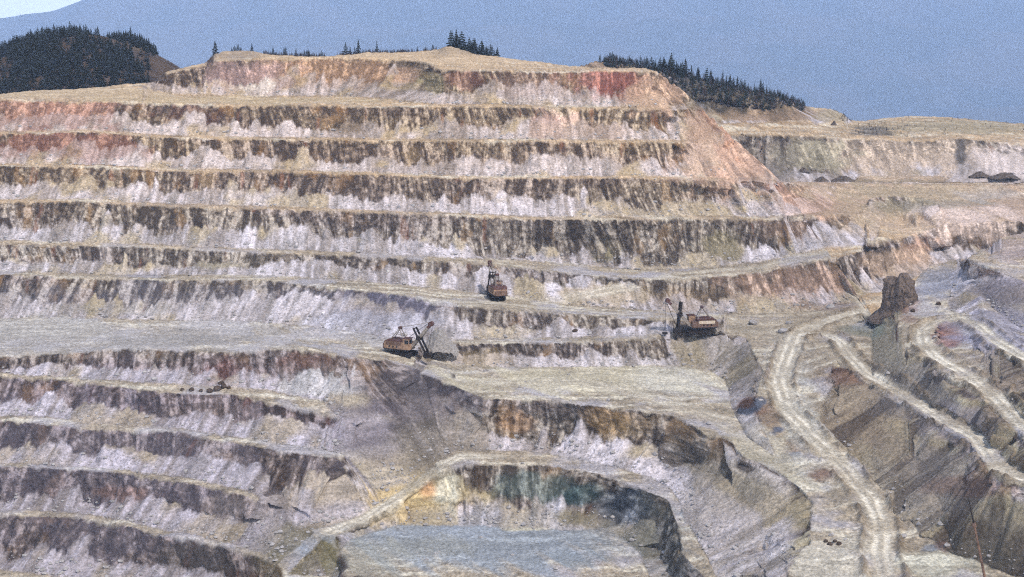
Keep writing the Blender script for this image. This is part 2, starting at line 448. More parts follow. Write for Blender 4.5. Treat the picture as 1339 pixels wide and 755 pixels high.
# ------------------------------------------------------------------ haul roads (survey pixels -> distance on the ground)
ROADS = [  # (line, half width m, brightness)
    ([(1150, 400), (1085, 417), (1040, 438), (1030, 462), (1018, 500), (1032, 538), (1066, 575), (1108, 616), (1140, 655), (1154, 690), (1152, 720), (1158, 755), (1165, 850)], 2.8, 1.0),
    ([(1040, 438), (1078, 436), (1100, 446), (1112, 468), (1130, 486), (1175, 512), (1228, 546), (1278, 572), (1305, 610), (1339, 625), (1500, 680)], 2.2, 1.0),
    ([(1500, 637), (1339, 556), (1300, 516), (1255, 484), (1222, 466), (1208, 447), (1207, 430), (1228, 419), (1255, 416), (1278, 424), (1300, 444), (1339, 466), (1500, 544)], 2.4, 1.1),
    ([(560, 392), (640, 396), (720, 404), (820, 411), (920, 418)], 2.5, 0.7),
    ([(700, 398), (800, 380), (880, 359), (1000, 348), (1100, 326), (1165, 310)], 2.8, 0.7),
    ([(650, 598), (600, 598), (575, 611), (545, 633), (512, 657), (474, 680), (432, 696)], 2.6, .85),
    ([(640, 500), (760, 500), (860, 520), (940, 548), (1010, 590)], 5.0, 0.55),
]


def seg_dist(X, Y, line):
    d = np.full(X.shape, 1e9, np.float32)
    for (a, b) in zip(line[:-1], line[1:]):
        ax, ay = a; bx, by = b
        dx, dy = bx - ax, by - ay
        t = np.clip(((X - ax) * dx + (Y - ay) * dy) / (dx * dx + dy * dy + 1e-9), 0, 1)
        d = np.minimum(d, np.hypot(X - ax - t * dx, Y - ay - t * dy))
    return d


def flat_ground(u, v):
    i = int(round((u - PITS.U[0, 0]) / 1.2)); j = int(np.argmin(np.abs(PITS.V[:, i] - v)))
    return float(PITS.X[j, i]), float(PITS.Y[j, i])


ROADS_W = []
for (ln, hw, br) in ROADS:
    q = samp([(float(a), float(b)) for a, b in ln], 12)
    ROADS_W.append(([flat_ground(u, v) for u, v in q], hw, br))


def lin(r, g, b):
    f = lambda x: (x / 255.0 / 12.92) if x / 255.0 <= 0.04045 else ((x / 255.0 + 0.055) / 1.055) ** 2.4
    return np.array([f(r), f(g), f(b)], np.float32)


# colour zones of the rock itself: (u, v, radius u, radius v, colour, strength on rock, on scree, on flats)
ZONES = [
    (60, 150, 110, 26, lin(168, 112, 84), .75, .55, .1), (70, 190, 120, 22, lin(150, 92, 68), .75, .5, .1), (255, 155, 45, 22, lin(105, 62, 48), .6, .1, 0),
    (420, 95, 130, 22, lin(190, 140, 90), .75, .3, .1), (320, 100, 60, 22, lin(190, 150, 140), .6, .5, .1), (330, 110, 25, 14, lin(235, 215, 190), .0, .8, 0), (560, 110, 20, 18, lin(190, 170, 100), .4, .8, .3),
    (800, 108, 60, 22, lin(172, 88, 66), .8, .5, .1), (710, 110, 70, 20, lin(150, 110, 90), .5, .3, .1), (610, 105, 30, 18, lin(140, 80, 60), .5, .2, 0), (860, 120, 40, 30, lin(210, 165, 125), .8, .8, .5),
    (720, 160, 30, 20, lin(212, 165, 140), .8, .6, .1), (760, 170, 70, 14, lin(190, 155, 125), .2, .6, .1), (930, 190, 50, 60, lin(204, 162, 128), .55, .7, .5), (980, 215, 45, 40, lin(198, 154, 122), .8, .85, .6),
    (930, 165, 40, 20, lin(150, 105, 75), .7, .3, .1), (945, 205, 20, 22, lin(175, 115, 70), .6, .1, 0), (1040, 258, 45, 26, lin(196, 146, 112), .75, .35, .2), (1010, 245, 12, 14, lin(136, 84, 62), .6, 0, 0),
    (1110, 290, 45, 20, lin(180, 125, 90), .8, .5, .2), (1060, 300, 70, 16, lin(150, 115, 85), .5, .3, .1), (945, 322, 30, 22, lin(142, 128, 94), .9, .95, .1), (1060, 370, 110, 26, lin(190, 150, 120), .65, .5, .2),
    (1205, 335, 26, 22, lin(190, 146, 112), .75, .6, .2), (1180, 330, 60, 30, lin(215, 180, 145), .6, .5, .3), (1270, 295, 70, 20, lin(225, 195, 175), .7, .7, .3), (900, 395, 60, 20, lin(160, 130, 90), .5, .4, .1),
    (270, 230, 20, 16, lin(175, 140, 90), .6, .2, 0), (540, 205, 16, 14, lin(170, 135, 80), .5, .1, 0), (440, 165, 30, 14, lin(140, 115, 85), .2, .9, .1), (795, 330, 22, 16, lin(150, 135, 90), .2, .9, .1),
    (290, 345, 60, 9, lin(165, 150, 115), .1, .8, .1), (150, 405, 70, 10, lin(170, 160, 140), .1, .4, .1), (690, 395, 60, 10, lin(190, 170, 125), .2, .5, .2), (800, 385, 70, 14, lin(185, 160, 110), .4, .6, .2),
    (220, 445, 70, 12, lin(150, 140, 125), .2, .5, .75), (400, 475, 40, 16, lin(120, 82, 66), .7, .05, 0), (285, 490, 30, 24, lin(115, 72, 62), .7, .25, .1), (420, 500, 60, 22, lin(190, 186, 182), .2, .7, .2),
    (60, 430, 80, 14, lin(185, 180, 150), .1, .3, .5), (200, 395, 420, 26, lin(128, 124, 140), .35, 0, 0), (500, 400, 60, 26, lin(118, 114, 142), .5, .2, 0), (480, 425, 90, 16, lin(180, 180, 198), .1, .5, .4),
    (540, 520, 80, 44, lin(100, 88, 92), .5, .8, .1), (580, 500, 50, 24, lin(78, 70, 76), .6, .65, .1), (470, 560, 60, 35, lin(112, 100, 118), .4, .55, .2), (500, 590, 50, 30, lin(106, 94, 104), .4, .5, .2), (560, 590, 50, 40, lin(120, 108, 92), .3, .8, .3),
    (140, 640, 260, 130, lin(122, 112, 128), .45, .08, .1), (330, 665, 70, 25, lin(165, 148, 138), .4, .3, .1), (270, 545, 60, 20, lin(140, 118, 108), .4, .2, .1), (150, 650, 40, 14, lin(150, 112, 96), .6, .2, 0),
    (390, 720, 60, 45, lin(124, 112, 70), .75, .75, .1), (430, 722, 18, 30, lin(152, 138, 84), .8, .8, .2), (250, 735, 60, 30, lin(86, 76, 62), .6, .3, 0), (520, 660, 70, 34, lin(208, 178, 116), .85, .9, .2), (570, 645, 62, 32, lin(206, 178, 112), .8, .9, .1), (585, 640, 22, 30, lin(206, 202, 178), .6, .8, 0), (560, 640, 14, 18, lin(190, 130, 70), .6, .4, 0),
    (700, 640, 60, 24, lin(92, 118, 112), .55, .15, 0), (760, 650, 34, 18, lin(50, 88, 90), .7, .2, 0), (625, 628, 14, 22, lin(84, 62, 38), .8, .2, 0), (810, 665, 40, 26, lin(80, 100, 116), .6, .5, 0), (755, 682, 34, 12, lin(140, 124, 84), .1, .95, .1),
    (640, 705, 260, 40, lin(146, 158, 170), 0, .25, .85), (690, 692, 36, 3, lin(222, 212, 176), 0, .3, .9), (560, 715, 60, 14, lin(166, 164, 148), 0, 0, .4), (760, 730, 50, 12, lin(140, 150, 156), 0, 0, .6), (480, 735, 50, 30, lin(172, 170, 152), .1, .5, .5), (860, 715, 50, 50, lin(112, 112, 96), .5, .7, .1), (950, 650, 80, 60, lin(138, 124, 98), .4, .6, .1), (900, 600, 60, 40, lin(130, 118, 98), .35, .5, .1),
    (790, 550, 30, 24, lin(160, 122, 60), .7, .2, 0), (675, 550, 22, 18, lin(165, 120, 70), .6, .1, 0), (740, 545, 24, 22, lin(84, 74, 66), .5, .2, 0), (830, 560, 30, 22, lin(150, 120, 70), .5, .2, 0),
    (620, 470, 60, 14, lin(160, 135, 85), .6, .6, 0), (780, 495, 180, 24, lin(206, 194, 158), 0, .1, .8), (930, 465, 60, 25, lin(142, 130, 106), .2, .5, .2), (980, 480, 26, 30, lin(126, 114, 94), .3, .5, .1),
    (1000, 600, 90, 70, lin(190, 182, 152), 0, .1, .5), (1005, 548, 16, 14, lin(140, 112, 84), 0, .3, .8), (1035, 582, 18, 10, lin(146, 120, 92), 0, .3, .8), (1078, 622, 22, 9, lin(138, 108, 84), 0, .3, .8), (1100, 650, 20, 14, lin(150, 136, 112), 0, .3, .7), (1150, 590, 12, 40, lin(120, 100, 80), 0, .3, .7), (960, 560, 20, 8, lin(160, 140, 108), 0, .2, .6), (1090, 730, 60, 30, lin(205, 196, 174), 0, .2, .8), (1230, 735, 60, 20, lin(190, 190, 170), 0, .3, .6),
    (1120, 540, 70, 60, lin(134, 112, 90), .5, .6, .1), (1200, 600, 60, 50, lin(130, 114, 96), .5, .6, .1), (1060, 470, 18, 16, lin(110, 106, 120), .7, .9, .1), (1100, 490, 40, 14, lin(120, 72, 52), .5, .6, .2), (1230, 640, 60, 60, lin(132, 122, 116), .5, .6, .1),
    (1280, 636, 55, 14, lin(116, 78, 64), .5, .45, .1), (1300, 720, 80, 50, lin(136, 124, 104), .5, .7, .2), (1200, 510, 60, 40, lin(120, 112, 108), .6, .75, .1), (1260, 560, 50, 30, lin(128, 118, 122), .6, .75, .2), (1160, 465, 30, 26, lin(140, 130, 110), .5, .5, .2),
    (1240, 442, 20, 16, lin(150, 88, 78), .5, .75, .7), (1290, 470, 40, 18, lin(140, 126, 120), .4, .6, .5), (1320, 500, 40, 24, lin(130, 112, 100), .5, .7, .5), (1310, 430, 60, 40, lin(150, 148, 172), .2, .7, .7), (1225, 370, 40, 20, lin(140, 142, 158), .3, .7, .8),
    (1310, 385, 50, 30, lin(104, 94, 112), .75, .6, .1), (1170, 385, 22, 30, lin(62, 48, 40), .9, .85, .3), (1330, 325, 40, 20, lin(175, 150, 140), .4, .5, .7), (1190, 400, 14, 24, lin(150, 110, 96), .5, .7, .5), (1130, 432, 34, 10, lin(120, 128, 112), .5, .8, .6),
    (1030, 420, 70, 14, lin(175, 158, 130), .2, .4, .6), (1100, 400, 50, 6, lin(135, 105, 85), .4, .5, .5), (1150, 650, 30, 60, lin(150, 140, 125), .2, .5, .2),
    (985, 530, 22, 10, lin(130, 88, 64), .6, .7, .6), (1010, 565, 22, 10, lin(180, 150, 110), .5, .6, .5), (1040, 590, 20, 8, lin(165, 120, 90), .5, .6, .5),
    (560, 75, 300, 14, lin(212, 178, 128), 0, .7, .8), (100, 122, 160, 8, lin(204, 174, 126), .5, .7, .8), (330, 131, 220, 5, lin(200, 172, 122), 0, .3, .8), (310, 72, 30, 7, lin(160, 138, 112), .8, .9, .7), (590, 68, 26, 8, lin(175, 150, 115), .8, .9, .5),
]
ZONES += [(80, 440, 420, 26, lin(182, 176, 172), 0, .2, .7), (880, 500, 60, 20, lin(190, 186, 172), 0, .1, .5), (976, 537, 9, 5, lin(92, 100, 118), .8, .95, .95), (985, 531, 9, 5, lin(92, 100, 118), .8, .95, .95), (994, 525, 8, 5, lin(92, 100, 118), .8, .95, .95),
          (1000, 573, 9, 4, lin(98, 104, 122), .8, .95, .95), (1009, 567, 9, 4, lin(98, 104, 122), .8, .95, .95), (1018, 562, 8, 4, lin(98, 104, 122), .8, .95, .95), (1042, 594, 14, 6, lin(140, 142, 150), .6, .9, .9),
          (974, 527, 10, 6, lin(120, 82, 62), .8, .9, .9), (1072, 620, 18, 8, lin(130, 96, 80), .5, .7, .6), (1215, 717, 14, 6, lin(120, 132, 150), .5, .7, .7), (1235, 712, 12, 8, lin(126, 98, 88), .5, .8, .7),
          (1130, 640, 10, 50, lin(120, 112, 104), 0, .3, .4), (1030, 470, 30, 40, lin(196, 192, 180), 0, 0, .4), (960, 430, 60, 8, lin(170, 156, 130), .2, .5, .6), (1045, 560, 20, 60, lin(205, 202, 190), 0, 0, .5)]
ZONES_R = [(1250, 255, 320, 44, lin(184, 154, 128), .2, .3, .9), (1150, 270, 60, 16, lin(160, 144, 112), .2, .3, .7), (1120, 258, 30, 8, lin(200, 165, 132), .3, .5, .7), (1270, 278, 60, 12, lin(212, 186, 172), .3, .6, .8), (1060, 262, 60, 24, lin(200, 150, 110), .7, .6, .3), (1200, 250, 170, 14, lin(182, 162, 120), .4, .5, .6), (1260, 292, 90, 26, lin(224, 194, 172), .8, .8, .4), (1160, 290, 60, 30, lin(195, 165, 125), .6, .7, .6), (1205, 330, 26, 20, lin(190, 144, 110), .75, .7, .3),
           (1180, 268, 40, 12, lin(140, 130, 100), .5, .6, .5), (1250, 262, 40, 8, lin(150, 142, 125), .4, .5, .5), (1290, 250, 60, 8, lin(190, 185, 190), .4, .5, .3), (1180, 345, 60, 20, lin(215, 180, 145), .6, .6, .3)]
ZONES_F = [(1200, 238, 300, 10, lin(180, 152, 122), .1, .2, .8), (1150, 240, 80, 5, lin(140, 126, 96), .1, .2, .6), (1180, 205, 160, 26, lin(194, 168, 140), .9, .95, .3), (1070, 205, 50, 24, lin(160, 150, 118), .7, .85, .3), (1258, 205, 9, 26, lin(96, 88, 82), .95, .95, .3), (1250, 166, 130, 10, lin(165, 150, 115), .6, .8, .8),
           (990, 150, 90, 14, lin(150, 118, 80), .8, .9, .6), (920, 120, 140, 30, lin(74, 66, 50), .8, .9, .9), (1090, 152, 24, 8, lin(180, 160, 120), .6, .8, .8), (1140, 171, 26, 6, lin(104, 98, 92), .8, .8, .8), (1010, 215, 40, 26, lin(105, 96, 84), .6, .6, .2),
           (1320, 212, 60, 22, lin(218, 198, 188), .6, .8, .4), (780, 84, 40, 9, lin(150, 120, 88), .8, .9, .9)]


def finish(S, zones, seed, rough=1.0, kind='pit'):
    U, V, X, Y, Z, c, t, H = S.U, S.V, S.X, S.Y, S.Z, S.c, S.t, S.H
    bank = S.bank
    bf = blur(blur(bank.astype(np.float32), 1, 0), 1, 1)
    # how far the scree cones climb up the face
    lo = fbm(c / 46.0, Z / 60.0, seed + 1, 3)
    def ridge(x, y, sd):
        return 1 - np.abs(2 * n2(x, y, sd) - 1)
    wc = c + 5 * (fbm(c / 14.0, Z / 40.0, seed + 2, 2) - .5)
    cone = ridge(wc / 9.0, Z / 60.0 + 3.3, seed + 3)
    cone2 = ridge(wc / 3.6 + 31.0, Z / 30.0, seed + 6)
    tt = 0.90 - 0.5 * (lo - 0.36) - 0.30 * cone ** 1.6 - 0.10 * cone2 ** 1.5
    tt = tt + 0.16 * (fbm(c / 1.8, Z / 2.2, seed + 4, 3, .6) - 0.5)
    # side facing dumps and low banks are scree from top to bottom
    side = np.abs(S.hx)
    sc = sstep(0.55, 0.85, side) * (X > 60)
    tt = tt - 0.42 * sc
    soft = np.zeros_like(tt)
    if kind == 'pit':
        for (a0, a1, b0, b1, q) in ((1040, 1520, 424, 900, .75), (900, 1110, 560, 760, .15), (905, 1034, 100, 236, .45), (455, 632, 468, 660, .2), (925, 1010, 437, 600, .12), (1128, 1205, 396, 480, .9)):
            k = sstep(a0 - 24, a0 + 12, U) * sstep(a1 + 24, a1 - 12, U) * sstep(b0 - 8, b0 + 8, V) * sstep(b1 + 8, b1 - 8, V)
            soft = np.maximum(soft, k * q)
        tt = tt - soft * 1.1 + .5 * soft * sstep(.55, .75, fbm(c / 12.0, Z / 14.0, seed + 8, 3))
    tt = np.where(soft > .3, np.maximum(tt, .02 + .30 * sstep(.4, .7, fbm(c / 4.0, Z / 30.0, seed + 113, 4, .65))), tt)
    S.soft = soft
    # chutes: cuts of loose rock that reach the crest
    ch = sstep(0.62, 0.8, fbm(c / 9.0, Z / 30.0, seed + 5, 3))
    tt = tt - 0.5 * ch * (.45 + .55 * t)
    tt = tt + 0.25 * sstep(45, 58, S.slope) * (1 - np.minimum(1, soft * 1.5)) - 0.35 * sstep(33, 26, S.slope)
    tt = np.clip(tt, 0.0, 0.97)
    S.tt = tt
    bl = t - tt + (fbm(c / 1.2 + 11, Z / 20.0, seed + 109, 3, .65) - .5) * .24
    rock = bf * sstep(0.05, -0.05, bl)
    scree = bf * (1 - sstep(0.05, -0.05, bl))
    flat = 1 - bf
    # ---- shape
    R = 0.95 * H
    xd = np.where(t < tt, t * H * 0.38, tt * H * 0.38 + (t - tt) / np.maximum(1 - tt, .05) * (R - tt * H * 0.38))
    off = np.clip((xd - t * R), -5, 2) * 0.85 * (1 - np.minimum(1, soft * 1.4))
    rib = (fbm(c / 2.6, Z / 16.0, seed + 11, 4, 0.65) - 0.5) * 3.4 + (np.abs(fbm(c / 7.0, Z / 30.0, seed + 15, 3) - 0.5) * -6.0 + .9)
    blk = (fbm(c / 1.3, Z / 1.9, seed + 19, 3, .6) - 0.5) * 1.5
    bulge = (cone - 0.5) * 1.3 * sstep(0, .25, t - tt) * (1 - sstep(.75, 1, t))
    rill = (fbm(c / 1.1, Z / 12.0, seed + 21, 2) - 0.5) * 0.5
    gul = ((np.abs(fbm(c / 6.0, Z / 60.0, seed + 25, 3, .55) - .5) * -15.0 + 2.0) + (fbm(c / 2.0, Z / 24.0, seed + 26, 4, .65) - .5) * 4.0) * sstep(0, .2, t) * (1 - .6 * sstep(.7, 1, t)) * soft
    dj_ = np.zeros_like(c)
    jump = ((np.abs(np.diff(c, axis=1)) > 2.2) | (np.abs(np.diff(H, axis=1)) > 3.0)) & bank[:, 1:] & bank[:, :-1]
    dj_[:, 1:] = jump
    calm = 1 - np.clip(blur(blur(dj_, 8, 1), 4, 0) * 25, 0, 1)
    off = off * calm; rib = rib * calm; bulge = bulge * calm; gul = gul * calm * (1 - sstep(1118, 1135, U) * sstep(1212, 1195, U) * sstep(495, 480, V)); rill = rill * calm
    off = off * bf + rock * (rib * sstep(0.0, 0.35, t + .15) * .62 + blk) * rough + scree * (bulge * (1 - soft) + rill * (1 + 1.2 * soft) + gul * 1.3) * rough
    off = blur(blur(off, 1, 1), 1, 0) * .6 + off * .4
    lump = (fbm(X / 5.0, Y / 5.0, seed + 23, 4, .6) - 0.5)
    fine = (fbm(X / 1.3, Y / 1.3, seed + 27, 3, .6) - 0.5)
    notch = sstep(.45, .75, fbm(c / 2.2, Z / 9.0, seed + 29, 3, .6)) * sstep(.16, .0, t) * bf
    mound = (fbm(X / 22.0, Y / 26.0, seed + 90, 3) - .5) * (dict(right=8.0, far=6.0).get(kind, 1.2)) * sstep(0, 8, S.V - S.V[0:1])
    dz = mound * flat - 1.5 * notch + flat * (lump * 1.3 + fine * 0.6) + scree * (lump * 0.8 + fine * 0.7) + rock * fine * .4
    # ragged crests: lumps of muck along the edge
    edge = np.zeros_like(Z)
    road = np.zeros_like(Z); ruts = np.zeros_like(Z); wind = np.zeros_like(Z)
    if kind == 'pit':
        for (ln, hw, br) in ROADS_W:
            xs = [p[0] for p in ln]; ys = [p[1] for p in ln]
            m = (X > min(xs) - 9) & (X < max(xs) + 9) & (Y > min(ys) - 9) & (Y < max(ys) + 9)
            d = np.full(X.shape, 1e3, np.float32)
            wob = (fbm(X[m] / 7, Y[m] / 7, 91, 2) - .5) * 2.2
            d[m] = seg_dist(X[m], Y[m], ln) + wob * .5
            road = np.maximum(road, sstep(hw + .9, hw - .9, d) * br)
            wind = np.maximum(wind, np.exp(-((d - hw - 1.7) / .8) ** 2) * (br > .9))
            ruts = np.maximum(ruts, sstep(1.1, 0.2, np.abs(d - hw * .46)) * br)
        road *= (1 - rock * (1 - sstep(660, 640, U) * sstep(570, 590, V)))
        wind = wind * sstep(.35, .6, fbm(X / 4.0, Y / 4.0, 93, 3, .6)) * (1 - road)
        dz = dz + wind * 1.2
        dz = dz * (1 - .75 * road) - .22 * ruts * flat
    S.road = road
    PX = X + S.hx * off; PY = Y + S.hy * off; PZ = Z + dz * rough
    S.PX, S.PY, S.PZ = PX, PY, PZ
    # ---- colour of the ground itself
    def mixc(a, b, m):
        return a + (b - a) * m[..., None]
    kk = (fbm(c / 30.0 + 3, np.round(Z / 15.0) * 3.3, seed + 107, 2) - .5) * 1.6
    n1 = fbm((c + kk * t * H) / 1.6, Z / 22.0, seed + 31, 4, .72)        # streaks down the face
    n3 = fbm(c / 6.5, Z / 18.0, seed + 35, 3)
    n4 = fbm(c / 1.3 + 40, Z / 1.5, seed + 39, 3, .65)
    big = fbm(X / 60.0 + 5, Z / 14.0, seed + 43, 3)
    dark = lin(68, 59, 52); mid = lin(116, 105, 94); pale = lin(184, 173, 160)
    st = np.clip((n1 - .5) * 2.7 + (n3 - .5) * .9 + (n4 - .5) * 1.8 + .40, 0, 1)
    cr = mixc(mixc(dark + np.zeros(X.shape + (3,), np.float32), mid, sstep(0, .5, st)), pale, sstep(.58, 1.0, st) * .8)
    och = sstep(.62, .78, fbm(c / 6.0 + 70, Z / 12.0, seed + 47, 4, .6)) * .6
    cr = mixc(cr, cr * 0.5 + lin(168, 132, 84) * .5, och)
    rust = sstep(.69, .8, fbm(c / 3.5 + 170, Z / 20.0, seed + 51, 4, .6)) * .5
    cr = mixc(cr, lin(128, 88, 66), rust)
    vio = sstep(.5, .68, big) * .4
    cr = mixc(cr, cr * np.array([.94, .92, 1.16], np.float32), vio)
    if kind == 'pit':
        warm = sstep(330, 190, V)[..., None]
        cr = cr * (1 + warm * (np.array([1.14, 1.0, .80], np.float32) - 1))
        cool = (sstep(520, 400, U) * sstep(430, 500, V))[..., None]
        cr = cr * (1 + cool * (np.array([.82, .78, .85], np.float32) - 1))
    # joints and ledges cross the streaks
    jn = fbm(c / 3.0 + Z * .3, Z / 1.5, seed + 105, 3, .6)
    cr = mixc(cr, cr * .5, sstep(.56, .7, jn) * .5)
    cr = mixc(cr, np.minimum(cr * 1.5, .7), sstep(.42, .3, jn) * .25)
    s1 = fbm(c / 1.8, Z / 16.0, seed + 55, 3, .6); s2 = fbm(c / 10.0, Z / 14.0, seed + 59, 3)
    cs = mixc(lin(146, 136, 130) + np.zeros(X.shape + (3,), np.float32), lin(206, 198, 201), sstep(.3, .7, s1 * .6 + s2 * .4))
    cs = mixc(cs, lin(172, 156, 124), sstep(.52, .68, fbm(c / 13.0 + 9, Z / 9.0, seed + 63, 3)) * .75)
    cs = mixc(cs, lin(140, 134, 130), sstep(.6, .75, fbm(c / 4.0 + 9, Z / 6.0, seed + 66, 3)) * .5)
    cs = mixc(cs, cs * .58, sstep(.54, .68, n4) * .6)
    cs = mixc(cs, cs * .72, sstep(.5, .66, fbm(c / 3.0 + 5, Z / 4.0, seed + 111, 4, .65)) * .5)
    cs = mixc(cs, np.minimum(cs * 1.18, .85), sstep(.5, .36, n4) * .5)
    if kind == 'pit':
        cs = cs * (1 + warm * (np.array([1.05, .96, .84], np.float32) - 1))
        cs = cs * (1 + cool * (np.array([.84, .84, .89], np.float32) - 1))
    sf_ = np.minimum(1, S.soft * 1.6)
    strip = fbm(c / 2.4 + 60, Z / 40.0, seed + 93, 4, .65)
    cs2 = mixc(lin(150, 138, 114) + np.zeros(X.shape + (3,), np.float32), lin(84, 74, 64), sstep(.46, .6, strip))
    cs2 = mixc(cs2, lin(186, 176, 150), sstep(.56, .74, fbm(c / 3.5 + 7, Z / 20.0, seed + 97, 3)) * .7)
    flatzone = sstep(1118, 1135, U) * sstep(1212, 1195, U) * sstep(495, 480, V) if kind == 'pit' else 0 * U
    cs2 = mixc(cs2, lin(146, 136, 116) * (.7 + .6 * fbm(X / 3.0, Y / 3.0, 95, 4, .65)[..., None]), flatzone)
    cs = mixc(cs, cs2, sf_)
    f1 = fbm(X / 9.0, Y / 9.0, seed + 71, 4, .6); f2 = fbm(X / 2.0, Y / 2.0, seed + 75, 3, .6)
    f4 = fbm(X / .9, Y / 1.1, seed + 99, 2, .6)
    up = sstep(95, 60, CZ - Z) if kind == 'pit' else np.ones_like(Z)
    cf = mixc(lin(172, 159, 139) + np.zeros(X.shape + (3,), np.float32), lin(206, 176, 138), up * .8)
    f3 = fbm(X / 24.0, Y / 3.2, seed + 77, 4, .62)          # drag and wheel marks
    cf = mixc(cf, cf * .66, sstep(.45, .75, f1 * .6 + f2 * .4))
    cf = mixc(cf, lin(220, 214, 196), sstep(.54, .68, f3) * .6)
    cf = mixc(cf, cf * .64, sstep(.46, .34, f3) * .7)
    cf = mixc(cf, cf * .6, sstep(.56, .72, f4) * .7)
    cf = mixc(cf, np.minimum(cf * 1.25, .8), sstep(.44, .3, f4) * .6)
    cf = mixc(cf, lin(150, 138, 122), sstep(.55, .7, fbm(X / 6.0 + 90, Y / 4.0, seed + 101, 4, .6)) * .6)
    cf = mixc(cf, lin(172, 172, 186), sstep(.5, .7, fbm(X / 14.0 + 8, Y / 14.0, seed + 79, 3)) * .5 * (1 - up))
    jit = (fbm(c / 6.0, Z / 5.0, seed + 83, 3, .6) - .5) * 1.5
    for (zu, zv, ru, rv, colr, sr, ss, sf) in zones:
        colr = colr * .74 + float(colr.mean()) * .26
        du = np.abs(U - zu) < ru * 2.2; dv = np.abs(V - zv) < rv * 2.2
        m = du & dv
        if not m.any():
            continue
        d = np.sqrt(((U[m] - zu) / ru) ** 2 + ((V[m] - zv) / rv) ** 2) + jit[m]
        k = sstep(1.25, .55, d)
        lum_r = (cr[m].mean(axis=1) / .22)[:, None]
        cr[m] = cr[m] + (colr * (.35 + .65 * np.clip(lum_r, .35, 1.7)) - cr[m]) * (k * sr)[:, None]
        lum_s = (cs[m].mean(axis=1) / (.46 - .25 * np.minimum(1, S.soft[m] * 1.6)))[:, None]
        cs[m] = cs[m] + (colr * (.4 + .6 * np.clip(lum_s, .3, 1.8)) - cs[m]) * (k * ss)[:, None]
        lum_f = (cf[m].mean(axis=1) / .42)[:, None]
        cf[m] = cf[m] + (colr * (.45 + .55 * np.clip(lum_f, .5, 1.4)) - cf[m]) * (k * sf)[:, None]
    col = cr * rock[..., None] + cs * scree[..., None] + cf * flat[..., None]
    col = mixc(col, lin(120, 106, 88) + np.zeros(X.shape + (3,), np.float32), wind * .75)
    rd = mixc(lin(184, 175, 157) + np.zeros(X.shape + (3,), np.float32), lin(224, 216, 198), np.clip(ruts, 0, 1) * sstep(.3, .6, f1))
    rd = mixc(rd, rd * .8, sstep(.5, .7, f2) * .6)
    col = mixc(col, rd, road * (.55 + .4 * sstep(.35, .6, f1)))
    S.col = np.clip(col, .01, .9)


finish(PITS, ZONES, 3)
finish(RIGHT, ZONES_R, 3, .8, 'right')
finish(FAR, ZONES_F, 9, .9, 'far')
# the strips where two sheets overlap: let the hidden one dive under the other
uu = RIGHT.U
dg = np.array([top_main(u) if u <= 1143 else 1e4 for u in uu[0]])
RIGHT.PZ = np.where(RIGHT.V > dg[None, :] - .5, RIGHT.PZ - .5, RIGHT.PZ)


# ------------------------------------------------------------------ materials
def mat(name):
    m = D.materials.new(name); m.use_nodes = True
    nt = m.node_tree
    return m, nt, nt.nodes['Principled BSDF']


def terrain_material():
    m, nt, b = mat('quarry_ground')
    N, K = nt.nodes, nt.links
    at = N.new('ShaderNodeAttribute'); at.attribute_name = 'Col'
    ge = N.new('ShaderNodeNewGeometry')
    def noise(scale, det, rough):
        n = N.new('ShaderNodeTexNoise'); n.inputs['Scale'].default_value = scale
        n.inputs['Detail'].default_value = det; n.inputs['Roughness'].default_value = rough
        K.new(ge.outputs['Position'], n.inputs['Vector']); return n
    a = noise(1.1, 6, .72); c = noise(.32, 4, .6)
    mr = N.new('ShaderNodeMapRange'); mr.inputs[1].default_value = .32; mr.inputs[2].default_value = .68
    mr.inputs[3].default_value = .5; mr.inputs[4].default_value = 1.45
    K.new(a.outputs['Fac'], mr.inputs[0])
    mr2 = N.new('ShaderNodeMapRange'); mr2.inputs[1].default_value = .3; mr2.inputs[2].default_value = .7
    mr2.inputs[3].default_value = .86; mr2.inputs[4].default_value = 1.12
    K.new(c.outputs['Fac'], mr2.inputs[0])
    mu = N.new('ShaderNodeMath'); mu.operation = 'MULTIPLY'
    K.new(mr.outputs[0], mu.inputs[0]); K.new(mr2.outputs[0], mu.inputs[1])
    sc = N.new('ShaderNodeVectorMath'); sc.operation = 'SCALE'
    K.new(at.outputs['Color'], sc.inputs[0]); K.new(mu.outputs[0], sc.inputs['Scale'])
    K.new(sc.outputs[0], b.inputs['Base Color'])
    b.inputs['Roughness'].default_value = .95
    b.inputs['Specular IOR Level'].default_value = .15
    bp = N.new('ShaderNodeBump'); bp.inputs['Strength'].default_value = .6; bp.inputs['Distance'].default_value = .6
    K.new(a.outputs['Fac'], bp.inputs['Height']); K.new(bp.outputs['Normal'], b.inputs['Normal'])
    return m


M_GROUND = terrain_material()


def noisy(name, c1, c2, scale=1.0, rough=.9, spec=.2, metal=0.0):
    m, nt, b = mat(name)
    N, K = nt.nodes, nt.links
    tc = N.new('ShaderNodeTexCoord')
    n = N.new('ShaderNodeTexNoise'); n.inputs['Scale'].default_value = scale; n.inputs['Detail'].default_value = 5
    K.new(tc.outputs['Object'], n.inputs['Vector'])
    r = N.new('ShaderNodeValToRGB')
    r.color_ramp.elements[0].position = .35; r.color_ramp.elements[1].position = .65
    r.color_ramp.elements[0].color = (*c1, 1); r.color_ramp.elements[1].color = (*c2, 1)
    K.new(n.outputs['Fac'], r.inputs[0]); K.new(r.outputs[0], b.inputs['Base Color'])
    b.inputs['Roughness'].default_value = rough; b.inputs['Specular IOR Level'].default_value = spec; b.inputs['Metallic'].default_value = metal
    return m


